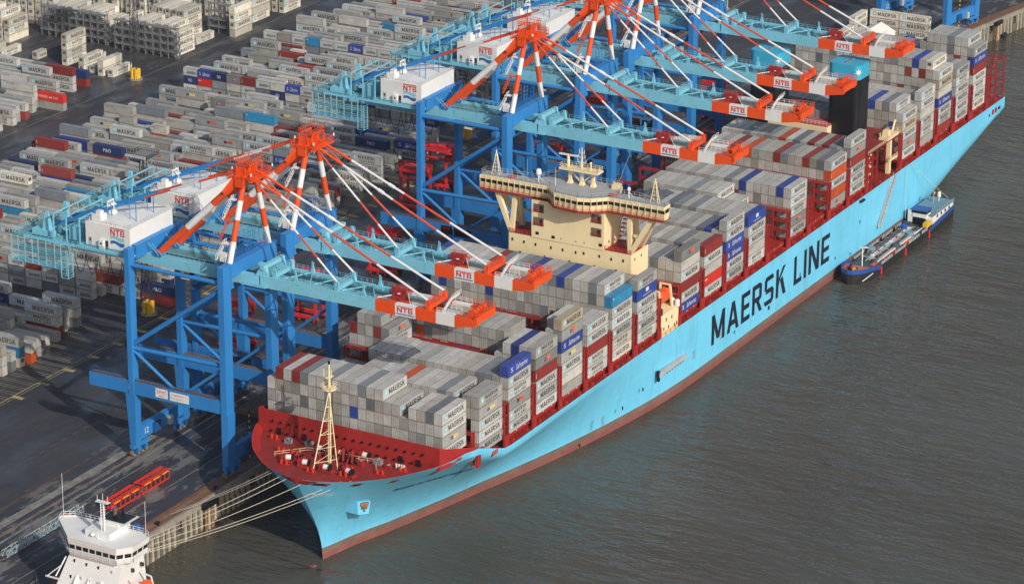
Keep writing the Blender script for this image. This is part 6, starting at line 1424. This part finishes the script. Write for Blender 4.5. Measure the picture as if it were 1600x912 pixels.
for k in range(26):
    m = MB(); yy = YC-3.3+(k % 13)*.52; x0 = 273+rb.random()*7; x1 = 305+rb.random()*7; z = 3.1+.25*(k % 3); m.tube((x0, yy, z), (x1, yy+rb.uniform(-.3, .3), z), .17 if k % 2 else .12, ('pale_steel', 'steel_grey', 'barge_deck', 'steel_grey', 'hatch_brown', 'pale_steel', 'white_stay')[k % 7], 6); m.obj('deck_pipe', bg_, BO)
for k in range(7):
    m = MB(); x = 277+k*5; m.tube((x, YC-3.4, 3.4), (x, YC+3.4, 3.4), .14, 'pale_steel', 6); m.box(x+1, x+2, YC-.5, YC+.5, 2.5, 3.9, ('white_paint', 'pink_deck', 'barge_roof')[k % 3]); m.obj('manifold', bg_, BO)
for k, (x, y, mt) in enumerate(((290.5, -3, 'barge_deck'), (303, -2.6, 'barge_roof'), (283.5, 2.6, 'barge_roof'), (309, 1.8, 'barge_blue'))):
    m = MB(); m.tube((x, YC+y, 2.5), (x, YC+y, 4.1), 1.35, mt, 14); m.dome((x, YC+y, 4.1), 1.35, mt, 14, 3, .35); m.obj('tank_dome', bg_, BO, smooth=True)
for x, y, w, mt in ((272, -2.6, 5, 'pink_deck'), (279, -2.8, 6, 'pink_deck'), (286, -3.0, 4, 'straddle_red'), (296, -2.6, 4.5, 'yellow'), (297, -3.4, 4, 'lifeboat_orange')):
    m = MB(); m.box(x, x+w, YC+y-.55, YC+y+.55, 2.52, 2.85, mt); m.obj('deck_mat', bg_, BO)
m = MB(); m.box(318.5, 336.5, YC-4.2, YC+4.2, 2.5, 5.4, 'white_paint'); wh = m.obj('aft_house', bg_, BO)
m = MB(); m.box(318.2, 337, YC-4.45, YC+4.45, 5.4, 5.65, 'barge_roof'); m.rail([(337, YC-4.3, 5.65), (321.5, YC-4.3, 5.65)], 'pale_steel', .9, 1.6, .06); m.obj('house_roof', wh, BO)
m = MB(); m.box(317, 320.5, YC-2.6, YC+2.6, 4.6, 7.3, 'white_paint').box(316.9, 320.6, YC-2.65, YC+2.65, 6.2, 7.0, 'dark_glass').box(316.6, 321, YC-3.0, YC+3.0, 7.3, 7.5, 'barge_blue'); m.obj('wheelhouse', wh, BO)
for k in range(4): m = MB(); m.box(322+k*3.4, 323.2+k*3.4, YC-4.26, YC-4.15, 3.9, 4.9, 'dark_glass'); m.obj('window', wh, BO)
m = MB(); m.box(314.4, 318, YC-4, YC-2.4, 2.6, 4.0, 'yellow').box(313.6, 315, YC+1.5, YC+3.6, 2.6, 3.6, 'barge_deck').box(317, 318.4, YC+2.4, YC+4, 2.6, 7.0, 'white_paint').box(316.9, 318.6, YC-2, YC+2, 2.7, 4.8, 'black'); m.obj('deck_gear', bg_, BO)
m = MB(); m.tube((331, YC-1.2, 6.5), (331, YC-1.2, 8.2), .15, 'white_paint', 6).tube((331, YC-1.2, 8.1), (331, YC-1.2, 9.3), .6, 'white_paint', 10).dome((331, YC-1.2, 9.3), .6, 'white_paint', 10); m.obj('radome', wh, BO)
m = MB()
for k, mt in enumerate(('flag_gold', 'flag_red', 'flag_black')): m.box(328, 329.4, YC-.5, YC-.44, 9.6+k*.45, 10.05+k*.45, mt)
m.tube((328, YC-.5, 6.5), (328, YC-.5, 11), .06, 'white_paint', 5); m.obj('flag', wh, BO)
for x in (273.5, 293.5, 313.5): m = MB(); m.tube((x, YC-5.2, -.6), (x, YC-5.2, 2.2), .3, 'straddle_red', 8); m.obj('hanging_fender', bg_, BO)

# ================================================================== MOORING LINES
def rope(p, q, sag, lab, r=.07):
    p, q = Vector(p), Vector(q); m = MB(); N = 14; pts = []
    for k in range(N+1):
        t_ = k/N; c = p.lerp(q, t_); c.z -= sag*4*t_*(1-t_); pts.append(c)
    m.path(pts, r, 'rope', 6); tag(m.obj('mooring_line', smooth=True), lab, 'rope', 'mooring lines')
rope((-3.4, 9.6, 26), (-4, 38.2, GZ+.8), .4, 'uppermost mooring line from the bow, reaching the quay farthest from the white ship')
rope((-3.9, 8.6, 26), (-6.5, 38.4, GZ+.8), .5, 'second mooring line from the top at the bow')
rope((-4.6, 5.5, 26), (-33, 38.2, GZ+.8), .8, 'third mooring line, running from the bow down toward the white bridge')
rope((-3.9, -2.2, 26), (-39, 37.6, GZ+.8), 1.2, 'fourth mooring line, crossing in front of the quay piles')
rope((1.6, -11.6, 26), (-42, 37.4, GZ+.8), 1.6, 'lowest mooring line, from the fairlead nearest the anchor')
rope((-4.8, 3.2, 26), (-36, 38.0, GZ+.8), 1.0, 'mooring line between the third and fourth lines at the bow')
rope((.2, -9.6, 26), (-40.5, 37.5, GZ+.8), 1.4, 'mooring line just above the lowest line at the bow')
rope((340, YC-1, 5), (322, -29.9, 21), .2, 'thin line from the barge\'s stern up to the big ship\'s aft deck', .06)
rope((316, YC+4.4, 4), (318, -29.9, 20.5), .1, 'thin line from the barge wheelhouse up to the big ship\'s side', .06)

# ================================================================== HAZE
hm = bpy.data.materials.new('haze_air'); hm.use_nodes = True; hn = hm.node_tree; hn.nodes.remove(hn.nodes['Principled BSDF'])
pv_ = hn.nodes.new('ShaderNodeVolumePrincipled'); pv_.inputs['Color'].default_value = (.86, .91, 1.0, 1); pv_.inputs['Density'].default_value = .00003; pv_.inputs['Anisotropy'].default_value = 0.2
hn.links.new(pv_.outputs[0], hn.nodes['Material Output'].inputs['Volume']); MATS['haze_air'] = hm
m = MB(); m.box(-2600, 4600, -3100, 5100, -3, 362, 'haze_air')
tag(m.obj('haze'), 'thin pale river haze', None, kind='stuff')
